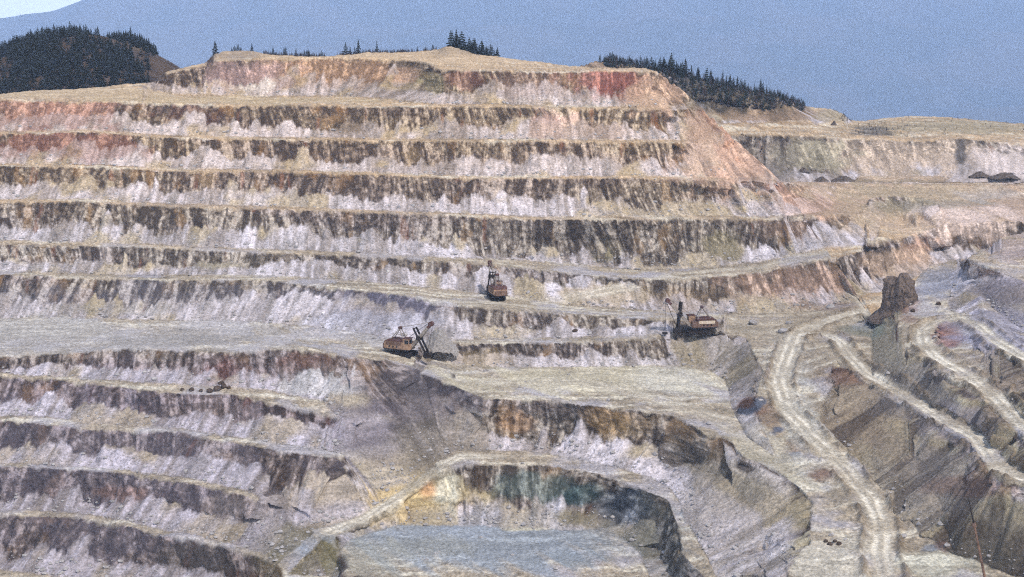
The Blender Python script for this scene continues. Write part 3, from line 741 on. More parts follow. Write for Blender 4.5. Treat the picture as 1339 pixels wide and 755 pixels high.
def grid_mesh(name, PX, PY, PZ, colr, material):
    nj, ni = PX.shape
    nv = nj * ni
    me = D.meshes.new(name)
    me.vertices.add(nv)
    co = np.stack([PX, PY, PZ], -1).reshape(-1, 3).astype(np.float32)
    me.vertices.foreach_set('co', co.ravel())
    idx = np.arange(nv, dtype=np.int32).reshape(nj, ni)
    q = np.stack([idx[:-1, :-1], idx[1:, :-1], idx[1:, 1:], idx[:-1, 1:]], -1).reshape(-1, 4)
    nf = len(q)
    me.loops.add(nf * 4); me.polygons.add(nf)
    me.loops.foreach_set('vertex_index', q.ravel())
    me.polygons.foreach_set('loop_start', np.arange(0, nf * 4, 4, dtype=np.int32))
    me.update(calc_edges=True)
    at = me.color_attributes.new('Col', 'FLOAT_COLOR', 'POINT')
    cc = np.concatenate([colr.reshape(-1, 3), np.ones((nv, 1))], -1).astype(np.float32)
    at.data.foreach_set('color', cc.ravel())
    me.materials.append(material)
    o = D.objects.new(name, me); COL.objects.link(o)
    return o


def add_back(S, n=5, run=30.0, drop=(.0, .35, .5, .6, .65), near=False):
    """continue the land behind its skyline, falling away out of sight"""
    px, py, pz, cl = [S.PX], [S.PY], [S.PZ], [S.col]
    tops = []
    x0, y0, z0, c0 = S.PX[0], S.PY[0], S.PZ[0], S.col[0]
    ln = np.hypot(x0, y0)
    for k in range(n, 0, -1):
        f = run * (k / n) ** 1.5
        d = run * drop[min(k, len(drop) - 1)] * (k / n)
        tops.append((x0 * (1 + f / ln), y0 * (1 + f / ln), z0 - d * 1.0 - .012 * f, c0))
    S.PX = np.vstack([np.array([t[0] for t in tops]), S.PX]); S.PY = np.vstack([np.array([t[1] for t in tops]), S.PY])
    S.PZ = np.vstack([np.array([t[2] for t in tops]), S.PZ]); S.col = np.concatenate([np.array([t[3] for t in tops]), S.col], 0)
    # and on past the sides and the near edge of what the photograph shows
    def cat(ax, first, last):
        S.PX, S.PY, S.PZ = [np.concatenate([f[k], A, l[k]], ax) for k, (A, f, l) in enumerate(((S.PX, first, last), (S.PY, first, last), (S.PZ, first, last)))]
    L0 = [(S.PX[:, :1] - d, S.PY[:, :1], S.PZ[:, :1] - d * .02) for d in (700, 300, 90, 25)]
    R0 = [(S.PX[:, -1:] + d, S.PY[:, -1:], S.PZ[:, -1:] - d * .02) for d in (25, 90, 300, 700)]
    e = lambda q: [np.concatenate([t[k] for t in q], 1) for k in range(3)]
    cl, cr_ = np.repeat(S.col[:, :1], 4, 1), np.repeat(S.col[:, -1:], 4, 1)
    if S is PITS:
        cat(1, e(L0), e(R0)); S.col = np.concatenate([cl, S.col, cr_], 1)
        rows = [(S.PX[-1:] * f, S.PY[-1:] * f, np.minimum(S.PZ[-1:], 60)) for f in (.9, .7, .4)]
        none = [S.PX[:0], S.PY[:0], S.PZ[:0]]
        cat(0, none, [np.concatenate([t[k] for t in rows], 0) for k in range(3)]); S.col = np.concatenate([S.col, np.repeat(S.col[-1:], 3, 0)], 0)
    else:
        none = [S.PX[:, :0], S.PY[:, :0], S.PZ[:, :0]]
        cat(1, none, e(R0)); S.col = np.concatenate([S.col, cr_], 1)
    return n


GND = {}
for S, nm, run in ((PITS, 'pit_terrain', 34.0), (RIGHT, 'hillside_terrain', 40.0), (FAR, 'upland_terrain', 120.0)):
    GND[S] = (S.PX, S.PY, S.PZ)
    sv = (S.PX, S.PY, S.PZ)
    add_back(S, run=run)
    o = grid_mesh(nm, S.PX, S.PY, S.PZ, S.col, M_GROUND)
    o['kind'] = 'structure'
    S.PX, S.PY, S.PZ = sv

# ------------------------------------------------------------------ helpers for things
def tag(o, label, cat, group=None):
    o['label'] = label; o['category'] = cat
    if group: o['group'] = group


def empty(name, loc, rz=0.0):
    o = D.objects.new(name, None); COL.objects.link(o)
    o.location = loc; o.rotation_euler = (0, 0, rz); o.empty_display_size = 1.0
    return o


class MB:
    """collects shapes and links them as one mesh object"""

    def __init__(self):
        self.bm = bmesh.new()

    def box(self, x0, x1, y0, y1, z0, z1, bev=0.0, tx=(0, 0), ty=0.0):
        """box; tx pulls the top in from its rear and front, ty from both sides"""
        vs = [self.bm.verts.new(p) for p in ((x0, y0, z0), (x1, y0, z0), (x1, y1, z0), (x0, y1, z0),
              (x0 + tx[0], y0 + ty, z1), (x1 - tx[1], y0 + ty, z1), (x1 - tx[1], y1 - ty, z1), (x0 + tx[0], y1 - ty, z1))]
        fs = [self.bm.faces.new([vs[i] for i in q]) for q in ((3, 2, 1, 0), (4, 5, 6, 7), (0, 1, 5, 4), (1, 2, 6, 5), (2, 3, 7, 6), (3, 0, 4, 7))]
        if bev:
            es = list({e for f in fs for e in f.edges})
            bmesh.ops.bevel(self.bm, geom=es, offset=bev, segments=2, affect='EDGES', profile=.5)
        return self

    def bar(self, a, b, r0, r1=None, n=8):
        r1 = r0 if r1 is None else r1
        a, b = Vector(a), Vector(b); d = b - a
        q = d.to_track_quat('Z', 'Y').to_matrix().to_4x4()
        m = Matrix.Translation((a + b) / 2) @ q
        bmesh.ops.create_cone(self.bm, cap_ends=True, segments=n, radius1=r0, radius2=r1, depth=d.length, matrix=m)
        return self

    def beam(self, a, b, w0, h0, w1, h1):
        a, b = Vector(a), Vector(b); d = (b - a).normalized()
        side = Vector((0, 1, 0)) if abs(d.y) < .9 else Vector((1, 0, 0))
        side = (side - d * side.dot(d)).normalized(); up = d.cross(side)
        vs = []
        for (p, w, h) in ((a, w0, h0), (b, w1, h1)):
            for (i, k) in ((-1, -1), (1, -1), (1, 1), (-1, 1)):
                vs.append(self.bm.verts.new(p + side * (i * w / 2) + up * (k * h / 2)))
        for q in ((3, 2, 1, 0), (4, 5, 6, 7), (0, 1, 5, 4), (1, 2, 6, 5), (2, 3, 7, 6), (3, 0, 4, 7)):
            self.bm.faces.new([vs[i] for i in q])
        return self

    def prism(self, prof, y0, y1):
        a = [self.bm.verts.new((x, y0, z)) for x, z in prof]; b = [self.bm.verts.new((x, y1, z)) for x, z in prof]
        n = len(prof)
        self.bm.faces.new(a); self.bm.faces.new(b[::-1])
        for i in range(n):
            self.bm.faces.new((a[i], b[i], b[(i + 1) % n], a[(i + 1) % n]))
        return self

    def build(self, name, m, parent=None, smooth=False):
        bmesh.ops.recalc_face_normals(self.bm, faces=self.bm.faces)
        me = D.meshes.new(name); self.bm.to_mesh(me); self.bm.free()
        for mm in (m if isinstance(m, (list, tuple)) else [m]):
            me.materials.append(mm)
        if smooth:
            for p in me.polygons: p.use_smooth = True
        o = D.objects.new(name, me); COL.objects.link(o)
        if parent is not None: o.parent = parent
        return o


M_RUST = noisy('rusty_brown_steel', (.10, .058, .042), (.21, .125, .085), 1.2, .75, .3)
M_TAN = noisy('faded_tan_paint', (.27, .16, .10), (.46, .29, .18), .9, .7, .3)
M_CREAM = noisy('cream_paint', (.55, .44, .32), (.66, .55, .42), .8, .65, .3)
M_DRED = noisy('dark_red_paint', (.06, .026, .022), (.12, .055, .042), .9, .7, .3)
M_BLACK = noisy('greasy_black_steel', (.012, .009, .009), (.035, .024, .02), 1.4, .8, .3)
M_STEEL = noisy('worn_grey_steel', (.20, .16, .13), (.34, .29, .24), 1.5, .6, .4)
M_GLASS = noisy('dark_cab_glass', (.01, .012, .015), (.02, .024, .03), 1.0, .15, .5)


def power_shovel(loc, rz, label, tip, stick_top, stick_low, side_mat, upper_mat, hook=False):
    r = empty('power_shovel', loc, rz)
    tag(r, label, 'excavator', 'electric rope shovels working in the pit')
    for sy in (-1, 1):
        m = MB(); y0, y1 = (1.5, 2.75) if sy > 0 else (-2.75, -1.5)
        prof = []
        for (cx, a0, a1) in ((3.2, -90, 90), (-3.2, 90, 270)):
            for k in range(9):
                a = math.radians(a0 + (a1 - a0) * k / 8); prof.append((cx + .72 * math.cos(a), .74 + .72 * math.sin(a)))
        m.prism(prof, y0 + .12, y1 - .12)
        for k in range(13):
            x = -3.3 + 6.6 * k / 12
            m.box(x - .2, x + .2, y0, y1, 1.42, 1.52); m.box(x - .2, x + .2, y0, y1, -.03, .07)
        tr = m.build('track', M_BLACK, r)
        for k in range(5):
            MB().bar((-2.9 + 1.45 * k, (y1 - .1) if sy > 0 else (y0 + .1), .68), (-2.9 + 1.45 * k, (y1 + .06) if sy > 0 else (y0 - .06), .68), .5, n=12).build('track_wheel', M_BLACK, tr)
    MB().box(-2.5, 2.5, -1.49, 1.49, .55, 1.6, .1).bar((0, 0, 1.6), (0, 0, 2.15), 1.9, n=20).build('car_body', M_BLACK, r)
    MB().box(-6.3, 2.7, -2.75, 2.75, 2.15, 2.5, .05).build('deck', M_BLACK, r)
    h = MB().prism([(-6.5, 3.1), (-6.2, 2.51), (.7, 2.51), (.7, 5.0), (-5.7, 5.0), (-6.3, 4.5)], -2.5, 2.5).build('house', side_mat, r)
    MB().prism([(-6.33, 4.52), (-5.72, 5.02), (.75, 5.02), (.75, 5.35), (-4.9, 5.62), (-6.0, 5.2)], -2.6, 2.6).build('roof', M_DRED, h)
    for sy in (-2.53, 2.53):
        MB().box(-5.6, .2, sy - .02, sy + .02, 3.75, 4.85).build('side_panel', upper_mat, h)
    for x in (-4.6, -3.2, -1.8):
        for sy in (-2.58, 2.58):
            MB().box(x, x + .55, sy - .02, sy + .02, 3.0, 3.55).build('vent', M_BLACK, h)
    MB().box(-7.0, -6.25, -2.3, 2.3, 2.2, 4.2, .25).build('counterweight', M_RUST, r)
    c = MB().box(.72, 3.2, -2.6, -.2, 2.5, 6.3, .08).build('cab', M_TAN, r)
    MB().box(3.2, 3.26, -2.4, -.5, 4.6, 5.9).build('window', M_GLASS, c)
    MB().box(1.5, 2.9, -2.66, -2.6, 4.5, 5.8).build('window', M_GLASS, c)
    MB().box(.6, 3.5, -2.75, -.05, 6.31, 6.5).build('cab_roof', M_DRED, c)
    MB().box(.72, 2.6, .3, 2.5, 2.5, 4.6, .08).bar((1.6, 1.4, 4.6), (1.6, 1.4, 5.6), .35).build('machinery_box', M_RUST, r)
    g = MB()
    for sy in (-1.3, 1.3):
        g.bar((.4, sy, 5.3), (-1.4, sy * .35, 9.3), .17).bar((-4.4, sy, 5.5), (-1.4, sy * .35, 9.3), .15)
        g.bar((-.5, sy * .7, 7.2), (-2.9, sy * .7, 7.3), .09)
    g.bar((-.5, -.95, 7.2), (-.5, .95, 7.2), .09)
    g.build('gantry', M_STEEL, r)
    MB().bar((-1.4, -.55, 9.3), (-1.4, .55, 9.3), .55, n=12).box(-1.9, -.9, -.7, .7, 9.1, 9.75, .1).build('gantry_head', M_DRED, r)
    foot = Vector((2.5, 0, 2.7)); tip = Vector(tip)
    ax = (tip - foot)
    bm_ = MB()
    for sy in (-1, 1):
        bm_.beam(foot + Vector((0, sy * .75, 0)), foot + ax * .55 + Vector((0, sy * .62, 0)), .5, .95, .5, 1.05)
        bm_.beam(foot + ax * .55 + Vector((0, sy * .62, 0)), tip + Vector((0, sy * .4, 0)), .48, 1.05, .4, .6)
    for k in range(1, 9):
        p = foot + ax * (k / 9); w = .75 - .35 * k / 9
        bm_.bar(p + Vector((0, -w, 0)), p + Vector((0, w, 0)), .14)
    bo = bm_.build('boom', M_STEEL, r)
    d = ax.normalized()
    MB().bar(tip + Vector((0, -.65, 0)), tip + Vector((0, .65, 0)), .85, n=16).beam(tip - d * 1.7, tip + d * .6, 1.5, .9, 1.3, .7).build('boom_head', M_DRED, bo)
    st, sl = Vector(stick_top), Vector(stick_low)
    # where the stick crosses the boom
    sm = MB()
    for sy in (-1.05, 1.05):
        sm.beam(st + Vector((0, sy, 0)), sl + Vector((0, sy, 0)), .36, .6, .36, .6)
    for k in (0.03, .35, .97):
        p = st.lerp(sl, k); sm.bar(p + Vector((0, -1.05, 0)), p + Vector((0, 1.05, 0)), .2)
    sm.build('dipper_stick', M_BLACK, r)
    best = min(((foot + ax * (i / 60)) - (st.lerp(sl, j / 60))).length * 1000 + i * 100 + j for i in range(61) for j in range(61))
    bi, bj = min(((i, j) for i in range(61) for j in range(61)), key=lambda q: ((foot + ax * (q[0] / 60)) - st.lerp(sl, q[1] / 60)).length)
    sp_ = foot + ax * (bi / 60)
    MB().box(sp_.x - .8, sp_.x + .8, -1.35, 1.35, sp_.z - .7, sp_.z + .7, .2).build('saddle_block', M_BLACK, r)
    dz = (sl - st).normalized()
    dp = MB()
    x, z = sl.x, sl.z
    dp.prism([(x - .9, z + .9), (x - 1.15, z - .9), (x - .3, z - 1.5), (x + .9, z - 1.2), (x + 1.35, z + .6), (x + .95, z + 1.05), (x + .8, z - .5), (x - .4, z - .9), (x - .5, z + .9)], -1.1, 1.1)
    dp.box(x - .9, x + 1.2, -1.15, -1.0, z - 1.1, z + .8).box(x - .9, x + 1.2, 1.0, 1.15, z - 1.1, z + .8)
    di = dp.build('dipper', M_BLACK, r)
    for k in range(5):
        y = -.9 + .45 * k
        MB().beam((x + 1.12, y, z + .8), (x + 1.35, y, z + 1.45), .2, .3, .1, .1).build('tooth', M_STEEL, di)
    rp = MB()
    for sy in (-.5, -.25, .25, .5):
        rp.bar((-1.4, sy, 9.5), tip + Vector((0, sy, .6)), .05, n=5)
    rp.build('suspension_rope', M_STEEL, r)
    hr = MB()
    for sy in (-.3, .3):
        hr.bar(tip + Vector((.7, sy, 0)), (x + .2, sy, z + .9), .05, n=5)
        hr.bar(tip + Vector((-.2, sy, .7)), (.2, sy, 5.2), .05, n=5)
    hr.build('hoist_rope', M_BLACK, r)
    if hook:
        q = tip + Vector((.8, 0, 0))
        hk = MB().bar(q, (q.x, 0, 1.0), .06, n=5).build('hanging_cable', M_BLACK, r)
        MB().bar((q.x, 0, 1.7), (q.x, 0, 4.6), .17, n=8).box(q.x - .9, q.x + .9, -.6, .6, .0, .9, .25).build('hook_block', M_BLACK, hk)
    return r


def stand(u, v, up=0.0):
    p = PITS.ground(u, v); return Vector((p.x, p.y, p.z + up))


power_shovel(stand(529, 464, -.1), math.radians(-24), 'rusty tan excavator on the left flat digging to the right beside a muck heap',
             (10.2, 0, 11.6), (4.0, 0, 9.9), (8.7, 0, 1.3), M_TAN, M_RUST)
power_shovel(stand(911, 435.5, -.1), math.radians(180 + 10), 'rusty excavator with a cream side stripe facing left, bucket straight down',
             (11.0, 0, 12.0), (6.2, 0, 11.6), (7.3, 0, 1.4), M_RUST, M_CREAM, hook=True)
power_shovel(stand(649, 391.5, -.1), math.radians(106), 'rusty excavator seen from behind on the upper haul road with its boom standing straight up',
             (9.0, 0, 12.3), (4.6, 0, 9.5), (8.6, 0, 2.2), M_TAN, M_RUST)


# ------------------------------------------------------------------ rocks
def rock_material(name, c1, c2):
    return noisy(name, c1, c2, .9, .95, .1)


M_ROCKD = rock_material('dark_brown_rock', (.045, .032, .026), (.11, .08, .062))
M_ROCKG = rock_material('grey_rock', (.24, .225, .22), (.46, .43, .41))
M_ROCKP = rock_material('pale_rock', (.5, .47, .42), (.68, .65, .58))
M_ROCKB = rock_material('bluish_rock', (.13, .16, .2), (.24, .27, .31))


def rock_mesh(seed, sub=2):
    bm = bmesh.new(); bmesh.ops.create_icosphere(bm, subdivisions=sub, radius=1.0)
    rr = random.Random(seed)
    ax = [Vector((rr.uniform(-1, 1), rr.uniform(-1, 1), rr.uniform(-1, 1))).normalized() for _ in range(9)]
    lim = [rr.uniform(.55, .95) for _ in range(9)]
    for v in bm.verts:
        for a, l in zip(ax, lim):
            d = v.co.dot(a)
            if d > l: v.co -= a * (d - l)
        v.co *= rr.uniform(.94, 1.06)
    me = D.meshes.new('boulder'); bm.to_mesh(me); bm.free()
    return me


RM = {}
def boulder(u, v, w, h, m, label, S=PITS, group=None, rz=None):
    """w, h in metres"""
    key = (random.randrange(6), m.name)
    if key not in RM:
        me = rock_mesh(key[0] + 11); me.materials.append(m); RM[key] = me
    o = D.objects.new('boulder', RM[key]); COL.objects.link(o)
    p = S.ground(u, v)
    o.location = (p.x, p.y, p.z + h * .25); o.scale = (w / 2, w * .4, h / 2 * 1.2)
    o.rotation_euler = (random.uniform(-.2, .2), random.uniform(-.2, .2), random.uniform(0, 6) if rz is None else rz)
    tag(o, label, 'boulder', group)
    return o


boulder(752, 434, 2.4, 1.2, M_ROCKD, 'dark boulder alone on the middle bench between the two lower excavators')
boulder(507, 356, 1.1, .8, M_ROCKP, 'small white boulder lodged in the grey scree above the left excavator')
for (u, v) in ((1079, 708), (1086, 711), (1092, 708), (1097, 712)):
    boulder(u, v, 1.5, .9, M_ROCKD, 'small dark boulder in the row on the pale ledge left of the haul road bend', group='dark boulders on the pale ledge')
for (u, v, w) in ((238, 511, 1.6), (250, 511, 2.0), (262, 511, 1.4), (274, 512, 2.2), (284, 510, 2.8), (292, 508, 2.4), (287, 504, 2.2), (299, 508, 1.8)):
    boulder(u, v, w, w * .75, M_ROCKD, 'red brown boulder in the pile fallen on the left bench under the rusty stain', group='boulders fallen on the left bench')
for (u, v, w, l) in ((1227, 398, 2.0, 'dark boulder above the top of the hairpin road'), (1187, 399, 2.6, 'brown boulder at the right foot of the dark rock stack'), (1193, 408, 2.0, 'brown boulder lowest below the dark rock stack'),
                     (1193, 386, 2.2, 'brown boulder highest beside the dark rock stack')):
    boulder(u, v, w, w * .7, M_ROCKD if w != 2.6 else M_ROCKG, l)


def heap(name, u, v, w, dep, h, m, label, S, seed, group=None):
    n = 44
    x = np.linspace(-1, 1, n)[None, :] + np.zeros((n, 1)); y = np.linspace(-1, 1, n)[:, None] + np.zeros((1, n))
    r = np.sqrt(x * x + y * y) + (fbm(x * 2.2 + seed, y * 2.2, seed, 4, .6) - .5) * .5
    z = np.clip(1 - r, -.25, 1) * h * 1.5 * (.7 + .6 * fbm(x * 4 + seed, y * 4, seed + 3, 3))
    p = S.ground(u, v)
    co = np.stack([x * w / 2, y * dep / 2, z - .2], -1).reshape(-1, 3)
    idx = np.arange(n * n).reshape(n, n)
    q = np.stack([idx[:-1, :-1], idx[:-1, 1:], idx[1:, 1:], idx[1:, :-1]], -1).reshape(-1, 4)
    keep = (z.ravel()[q] > -.24 * h).any(axis=1)
    me = D.meshes.new(name); me.from_pydata(co.tolist(), [], q[keep].tolist()); me.materials.append(m)
    o = D.objects.new(name, me); COL.objects.link(o); o.location = p
    tag(o, label, 'heap', group)
    return o


M_HEAPD = noisy('dark_muck', (.07, .055, .048), (.16, .13, .11), .8, .95, .1)
M_HEAP = noisy('grey_brown_muck', (.21, .19, .175), (.36, .33, .30), 1.6, .95, .1)
for (u, v, w, h, l) in ((1055, 226, 9, 2.6, 'dark flat heap at the left foot of the distant pale face'), (1075, 237, 11, 3.0, 'dark heap on the edge right of the sandy rim'), (1103, 236, 17, 3.0, 'long dark heap below the distant pale face'),
                     (1280, 230, 14, 2.6, 'dark heap left of the pair below the far right slope'), (1312, 232, 20, 3.0, 'dark heap right of the pair below the far right slope'), (1091, 163, 5, 3.4, 'small dark heap against the pale cut on the right sky line')):
    heap('heap', u, v, w * .75, w * .5, h * .62, M_HEAPD, l, FAR, int(u) % 37)
heap('heap', 575, 455, 13, 12, 5.2, M_HEAP, 'pointed grey brown muck heap in front of the left excavator bucket', PITS, 5)
for (u, v, w, h, l) in ((1024, 434, 4, 2.0, 'grey boulder by the left edge of the road fork'), (1032, 422, 3, 1.5, 'small grey boulder above the road fork'), (985, 423, 4.5, 1.8, 'grey boulder right of the striped excavator'),
                        (1085, 402, 4, 2.0, 'brown grey boulder along the foot of the orange face')):
    boulder(u, v, w, h, M_ROCKG, l)
# rubble too plentiful to count
def scatter_rubble():
    rr = np.random.RandomState(5)
    nj, ni = PITS.U.shape
    prob = np.clip(np.where(PITS.bank, sstep(.62, 1.0, PITS.t), .035), 0, 1) * (1 - PITS.road)
    prob[:40] *= .2; prob *= (1 - .85 * np.minimum(1, PITS.soft * 1.4))
    bm = bmesh.new()
    base = [((random.uniform(-1, 1)), 0) for _ in range(2)]
    n = 0
    co, fa = [], []
    t_ = (1 + 5 ** .5) / 2
    ic = np.array([(-1, t_, 0), (1, t_, 0), (-1, -t_, 0), (1, -t_, 0), (0, -1, t_), (0, 1, t_), (0, -1, -t_), (0, 1, -t_), (t_, 0, -1), (t_, 0, 1), (-t_, 0, -1), (-t_, 0, 1)]) / 1.9
    ifc = [(0, 11, 5), (0, 5, 1), (0, 1, 7), (0, 7, 10), (0, 10, 11), (1, 5, 9), (5, 11, 4), (11, 10, 2), (10, 7, 6), (7, 1, 8), (3, 9, 4), (3, 4, 2), (3, 2, 6), (3, 6, 8), (3, 8, 9), (4, 9, 5), (2, 4, 11), (6, 2, 10), (8, 6, 7), (9, 8, 1)]
    while n < 5200:
        j, i = rr.randint(30, nj - 60), rr.randint(0, ni)
        if rr.rand() > prob[j, i]: continue
        r = .2 + .6 * rr.rand() ** 5
        p = np.array((PITS.PX[j, i], PITS.PY[j, i], PITS.PZ[j, i] + r * .2))
        q = ic * (r * (.7 + .6 * rr.rand(12, 1))) * np.array((1.2, 1, .75)) + p
        k = len(co)
        co.extend(q.tolist()); fa.extend([(a + k, b + k, c + k) for a, b, c in ifc]); n += 1
    bm.free()
    me = D.meshes.new('rubble'); me.from_pydata(co, [], fa); me.materials.append(M_ROCKG)
    o = D.objects.new('rubble', me); COL.objects.link(o)
    o['kind'] = 'stuff'; o['label'] = 'loose grey rubble scattered along the bench toes and floors'; o['category'] = 'rubble'


scatter_rubble()


def rock_stack():
    """dark rock pillar left standing where the road passes"""
    base = pt(1167, 417, 506)
    na, nk = 90, 60
    A = np.linspace(0, 2 * math.pi, na, endpoint=False)[None, :]; K = np.linspace(0, 1, nk)[:, None]
    ht = 16.6
    rx = (8.2 - 3.6 * sstep(0, .4, K) - .3 * K) * (1 + np.maximum(0, np.cos(A)) * (1.3 - 1.15 * K ** .6)); ry = 6.4 - 1.8 * K
    cxo = 1.5 * K ** .8
    z = K * ht
    ang = A + 0 * K
    ribs = (fbm(ang * 2.6, z / 5.0 + 2, 71, 4, .62) - .5) * 3.0 + (fbm(ang * 5, z / 1.6, 77, 3) - .5) * 1.4
    r_ = 1 + ribs / 5.0
    top = sstep(.93, 1.0, K)
    x = cxo + np.cos(A) * (rx * r_) * (1 - .999 * sstep(.96, 1.0, K) * 1.0)
    y = np.sin(A) * (ry * r_) * (1 - .999 * sstep(.96, 1.0, K))
    zz = z - 1.0 + (n2(np.cos(ang) * 1.5 + 5, np.sin(ang) * 1.5, 81) - .5) * 4.4 * K - sstep(.9, .96, K) * .4
    zz[-1] = zz[-1].mean()
    bm = bmesh.new()
    vs = [[bm.verts.new((float(x[k, a]), float(y[k, a]), float(zz[k, a]))) for a in range(na)] for k in range(nk)]
    for k in range(nk - 1):
        for a in range(na):
            bm.faces.new((vs[k][a], vs[k][(a + 1) % na], vs[k + 1][(a + 1) % na], vs[k + 1][a]))
    me = D.meshes.new('rock_stack'); bm.to_mesh(me); bm.free()
    m, nt, b = mat('dark_stack_rock')
    N, Kk = nt.nodes, nt.links
    ge = N.new('ShaderNodeTexCoord'); mp = N.new('ShaderNodeMapping'); mp.inputs['Scale'].default_value = (.9, .9, .3)
    no = N.new('ShaderNodeTexNoise'); no.inputs['Scale'].default_value = 1.0; no.inputs['Detail'].default_value = 6; no.inputs['Roughness'].default_value = .7
    Kk.new(ge.outputs['Object'], mp.inputs[0]); Kk.new(mp.outputs[0], no.inputs['Vector'])
    cr = N.new('ShaderNodeValToRGB'); cr.color_ramp.elements[0].position = .35; cr.color_ramp.elements[1].position = .7
    cr.color_ramp.elements[0].color = (.05, .036, .03, 1); cr.color_ramp.elements[1].color = (.22, .16, .12, 1)
    Kk.new(no.outputs['Fac'], cr.inputs[0]); Kk.new(cr.outputs[0], b.inputs['Base Color']); b.inputs['Roughness'].default_value = .95
    me.materials.append(m)
    o = D.objects.new('rock_stack', me); COL.objects.link(o); o.location = base
    tag(o, 'dark brown rock stack standing beside the haul road where it disappears behind', 'rock stack')


rock_stack()

# ------------------------------------------------------------------ rusty mast in the right foreground
mast_base = stand(1298, 800)
top_m = pt(1267, 655, mast_base.y + 1.5)
mr = empty('mast', mast_base)
tag(mr, 'thin rusty mast leaning in the bottom right corner of the pit', 'mast')
tv = top_m - mast_base
MB().bar((0, 0, -1), tv * .78, .34, .22, 10).build('pole', M_RUST, mr)
MB().bar(tv * .78, tv, .2, .1, 8).build('upper_pole', M_BLACK, mr)
MB().bar(tv * .765, tv * .80, .45, .42, 10).build('collar', M_RUST, mr)
MB().box(-.7, .7, -.7, .7, -.6, .35, .05).build('footing', M_STEEL, mr)


# ------------------------------------------------------------------ wooded hills
def hill(name, crest, Yc, Yf, vf, Yb, u0, u1, seed, c1, c2):
    us = np.arange(u0, u1 + .1, 3.0); nk = 40
    P = []
    for k in range(nk):
        row = []
        f = k / (nk - 1)
        for u in us:
            vc = float(interp(crest, u, 1))
            if f < .6:
                g = f / .6
                a = pt(u, vf, Yf); b_ = pt(u, vc, Yc)
                p = Vector((a.x + (b_.x - a.x) * g, a.y + (b_.y - a.y) * g, a.z + (b_.z - a.z) * math.sin(g * math.pi / 2) ** .9))
            else:
                g = (f - .6) / .4
                b_ = pt(u, vc, Yc)
                s_ = 1 + (Yb - Yc) / Yc * g
                p = Vector((b_.x * s_, b_.y * s_, b_.z - (b_.z + 30) * .8 * g * g - 6 * g))
            row.append(p)
        P.append(row)
    X = np.array([[p.x for p in r] for r in P]); Y = np.array([[p.y for p in r] for r in P]); Z = np.array([[p.z for p in r] for r in P])
    Z = Z + (fbm(X / 22, Y / 22, seed, 4) - .5) * 4 * sstep(0, .2, np.linspace(0, 1, nk)[:, None])
    n = fbm(X / 14, Y / 14, seed + 5, 4, .6)[..., None]
    colr = c1 + (c2 - c1) * sstep(.35, .65, n)
    o = grid_mesh(name, X[::-1], Y[::-1], Z[::-1], colr.astype(np.float32)[::-1], M_GROUND)
    o['kind'] = 'structure'
    return us, X, Y, Z


H1 = [(-400, 100), (-160, 84), (-60, 76), (0, 69), (20, 60), (60, 49), (100, 45), (130, 47), (150, 53), (178, 66), (205, 74), (225, 84), (240, 92), (262, 101), (300, 112)]
hu, hX, hY, hZ = hill('forested_hill', H1, 930, 790, 150, 1150, -400, 300, 21, lin(62, 50, 42), lin(86, 70, 56))
H1B = [(60, 80), (110, 62), (145, 54), (165, 50), (185, 56), (200, 68), (212, 82), (240, 100)]
ku, kX, kY, kZ = hill('forested_knoll', H1B, 990, 940, 110, 1150, 60, 240, 23, lin(70, 60, 46), lin(90, 76, 58))


def leafy(name, c1, c2):
    m = noisy(name, c1, c2, .8, .85, .15)
    return m


M_CONIFER = leafy('dark_needles', (.006, .008, .005), (.02, .024, .014))
M_CONIFER2 = leafy('blue_green_needles', (.010, .017, .015), (.03, .042, .032))
M_BARK = noisy('bark', (.04, .03, .022), (.08, .06, .045), 3, .9)
M_SCRUB = noisy('bare_scrub_twigs', (.035, .026, .026), (.085, .062, .055), .5, .95, .1)


def conifer_crown(seed, hgt=1.0, fat=.24, tiers=9):
    """unit-height crown of drooping branch blades in whorls"""
    rr = random.Random(seed); co, fa = [], []
    for t in range(tiers):
        f = t / (tiers - 1)
        z = (.08 + .88 * f) * hgt
        R = fat * (1 - f) ** .8 * rr.uniform(.75, 1.15) + .02
        n = 8 if f < .7 else 6
        o = rr.uniform(0, 6)
        for k in range(n):
            if rr.random() < .12: continue
            a = o + 2 * math.pi * k / n + rr.uniform(-.2, .2); r = R * rr.uniform(.6, 1.15)
            w = .30 * R + .012
            ca, sa = math.cos(a), math.sin(a)
            i = len(co)
            dz = rr.uniform(-.07, -.01)
            co += [(0, 0, z + .06), (ca * r * .55 - sa * w, sa * r * .55 + ca * w, z + dz * .3), (ca * r, sa * r, z + dz), (ca * r * .55 + sa * w, sa * r * .55 - ca * w, z + dz * .3)]
            fa.append((i, i + 1, i + 2, i + 3))
            j = len(co)
            co += [(ca * r * .2, sa * r * .2, z + .02), (ca * r * .7, sa * r * .7, z - .09), (ca * r * .9, sa * r * .9, z - .02)]
            fa.append((j, j + 1, j + 2))
    i = len(co)
    co += [(-.02, 0, .9 * hgt), (.02, 0, .9 * hgt), (0, 0, 1.02 * hgt), (0, -.02, .9 * hgt), (0, .02, .9 * hgt)]
    fa += [(i, i + 1, i + 2), (i + 3, i + 4, i + 2)]
    return co, fa


CROWNS = []
for sdd, ft, ti in ((1, .20, 9), (2, .25, 8), (3, .17, 10), (4, .30, 8)):
    co, fa = conifer_crown(sdd, 1.0, ft, ti)
    me = D.meshes.new('crown'); me.from_pydata(co, [], fa); me.materials.append(M_CONIFER if sdd % 2 else M_CONIFER2)
    CROWNS.append(me)
tb = MB().bar((0, 0, -.12), (0, 0, .8), .022, .006, 6)
to = tb.build('trunk', M_BARK); TRUNK = to.data; D.objects.remove(to)


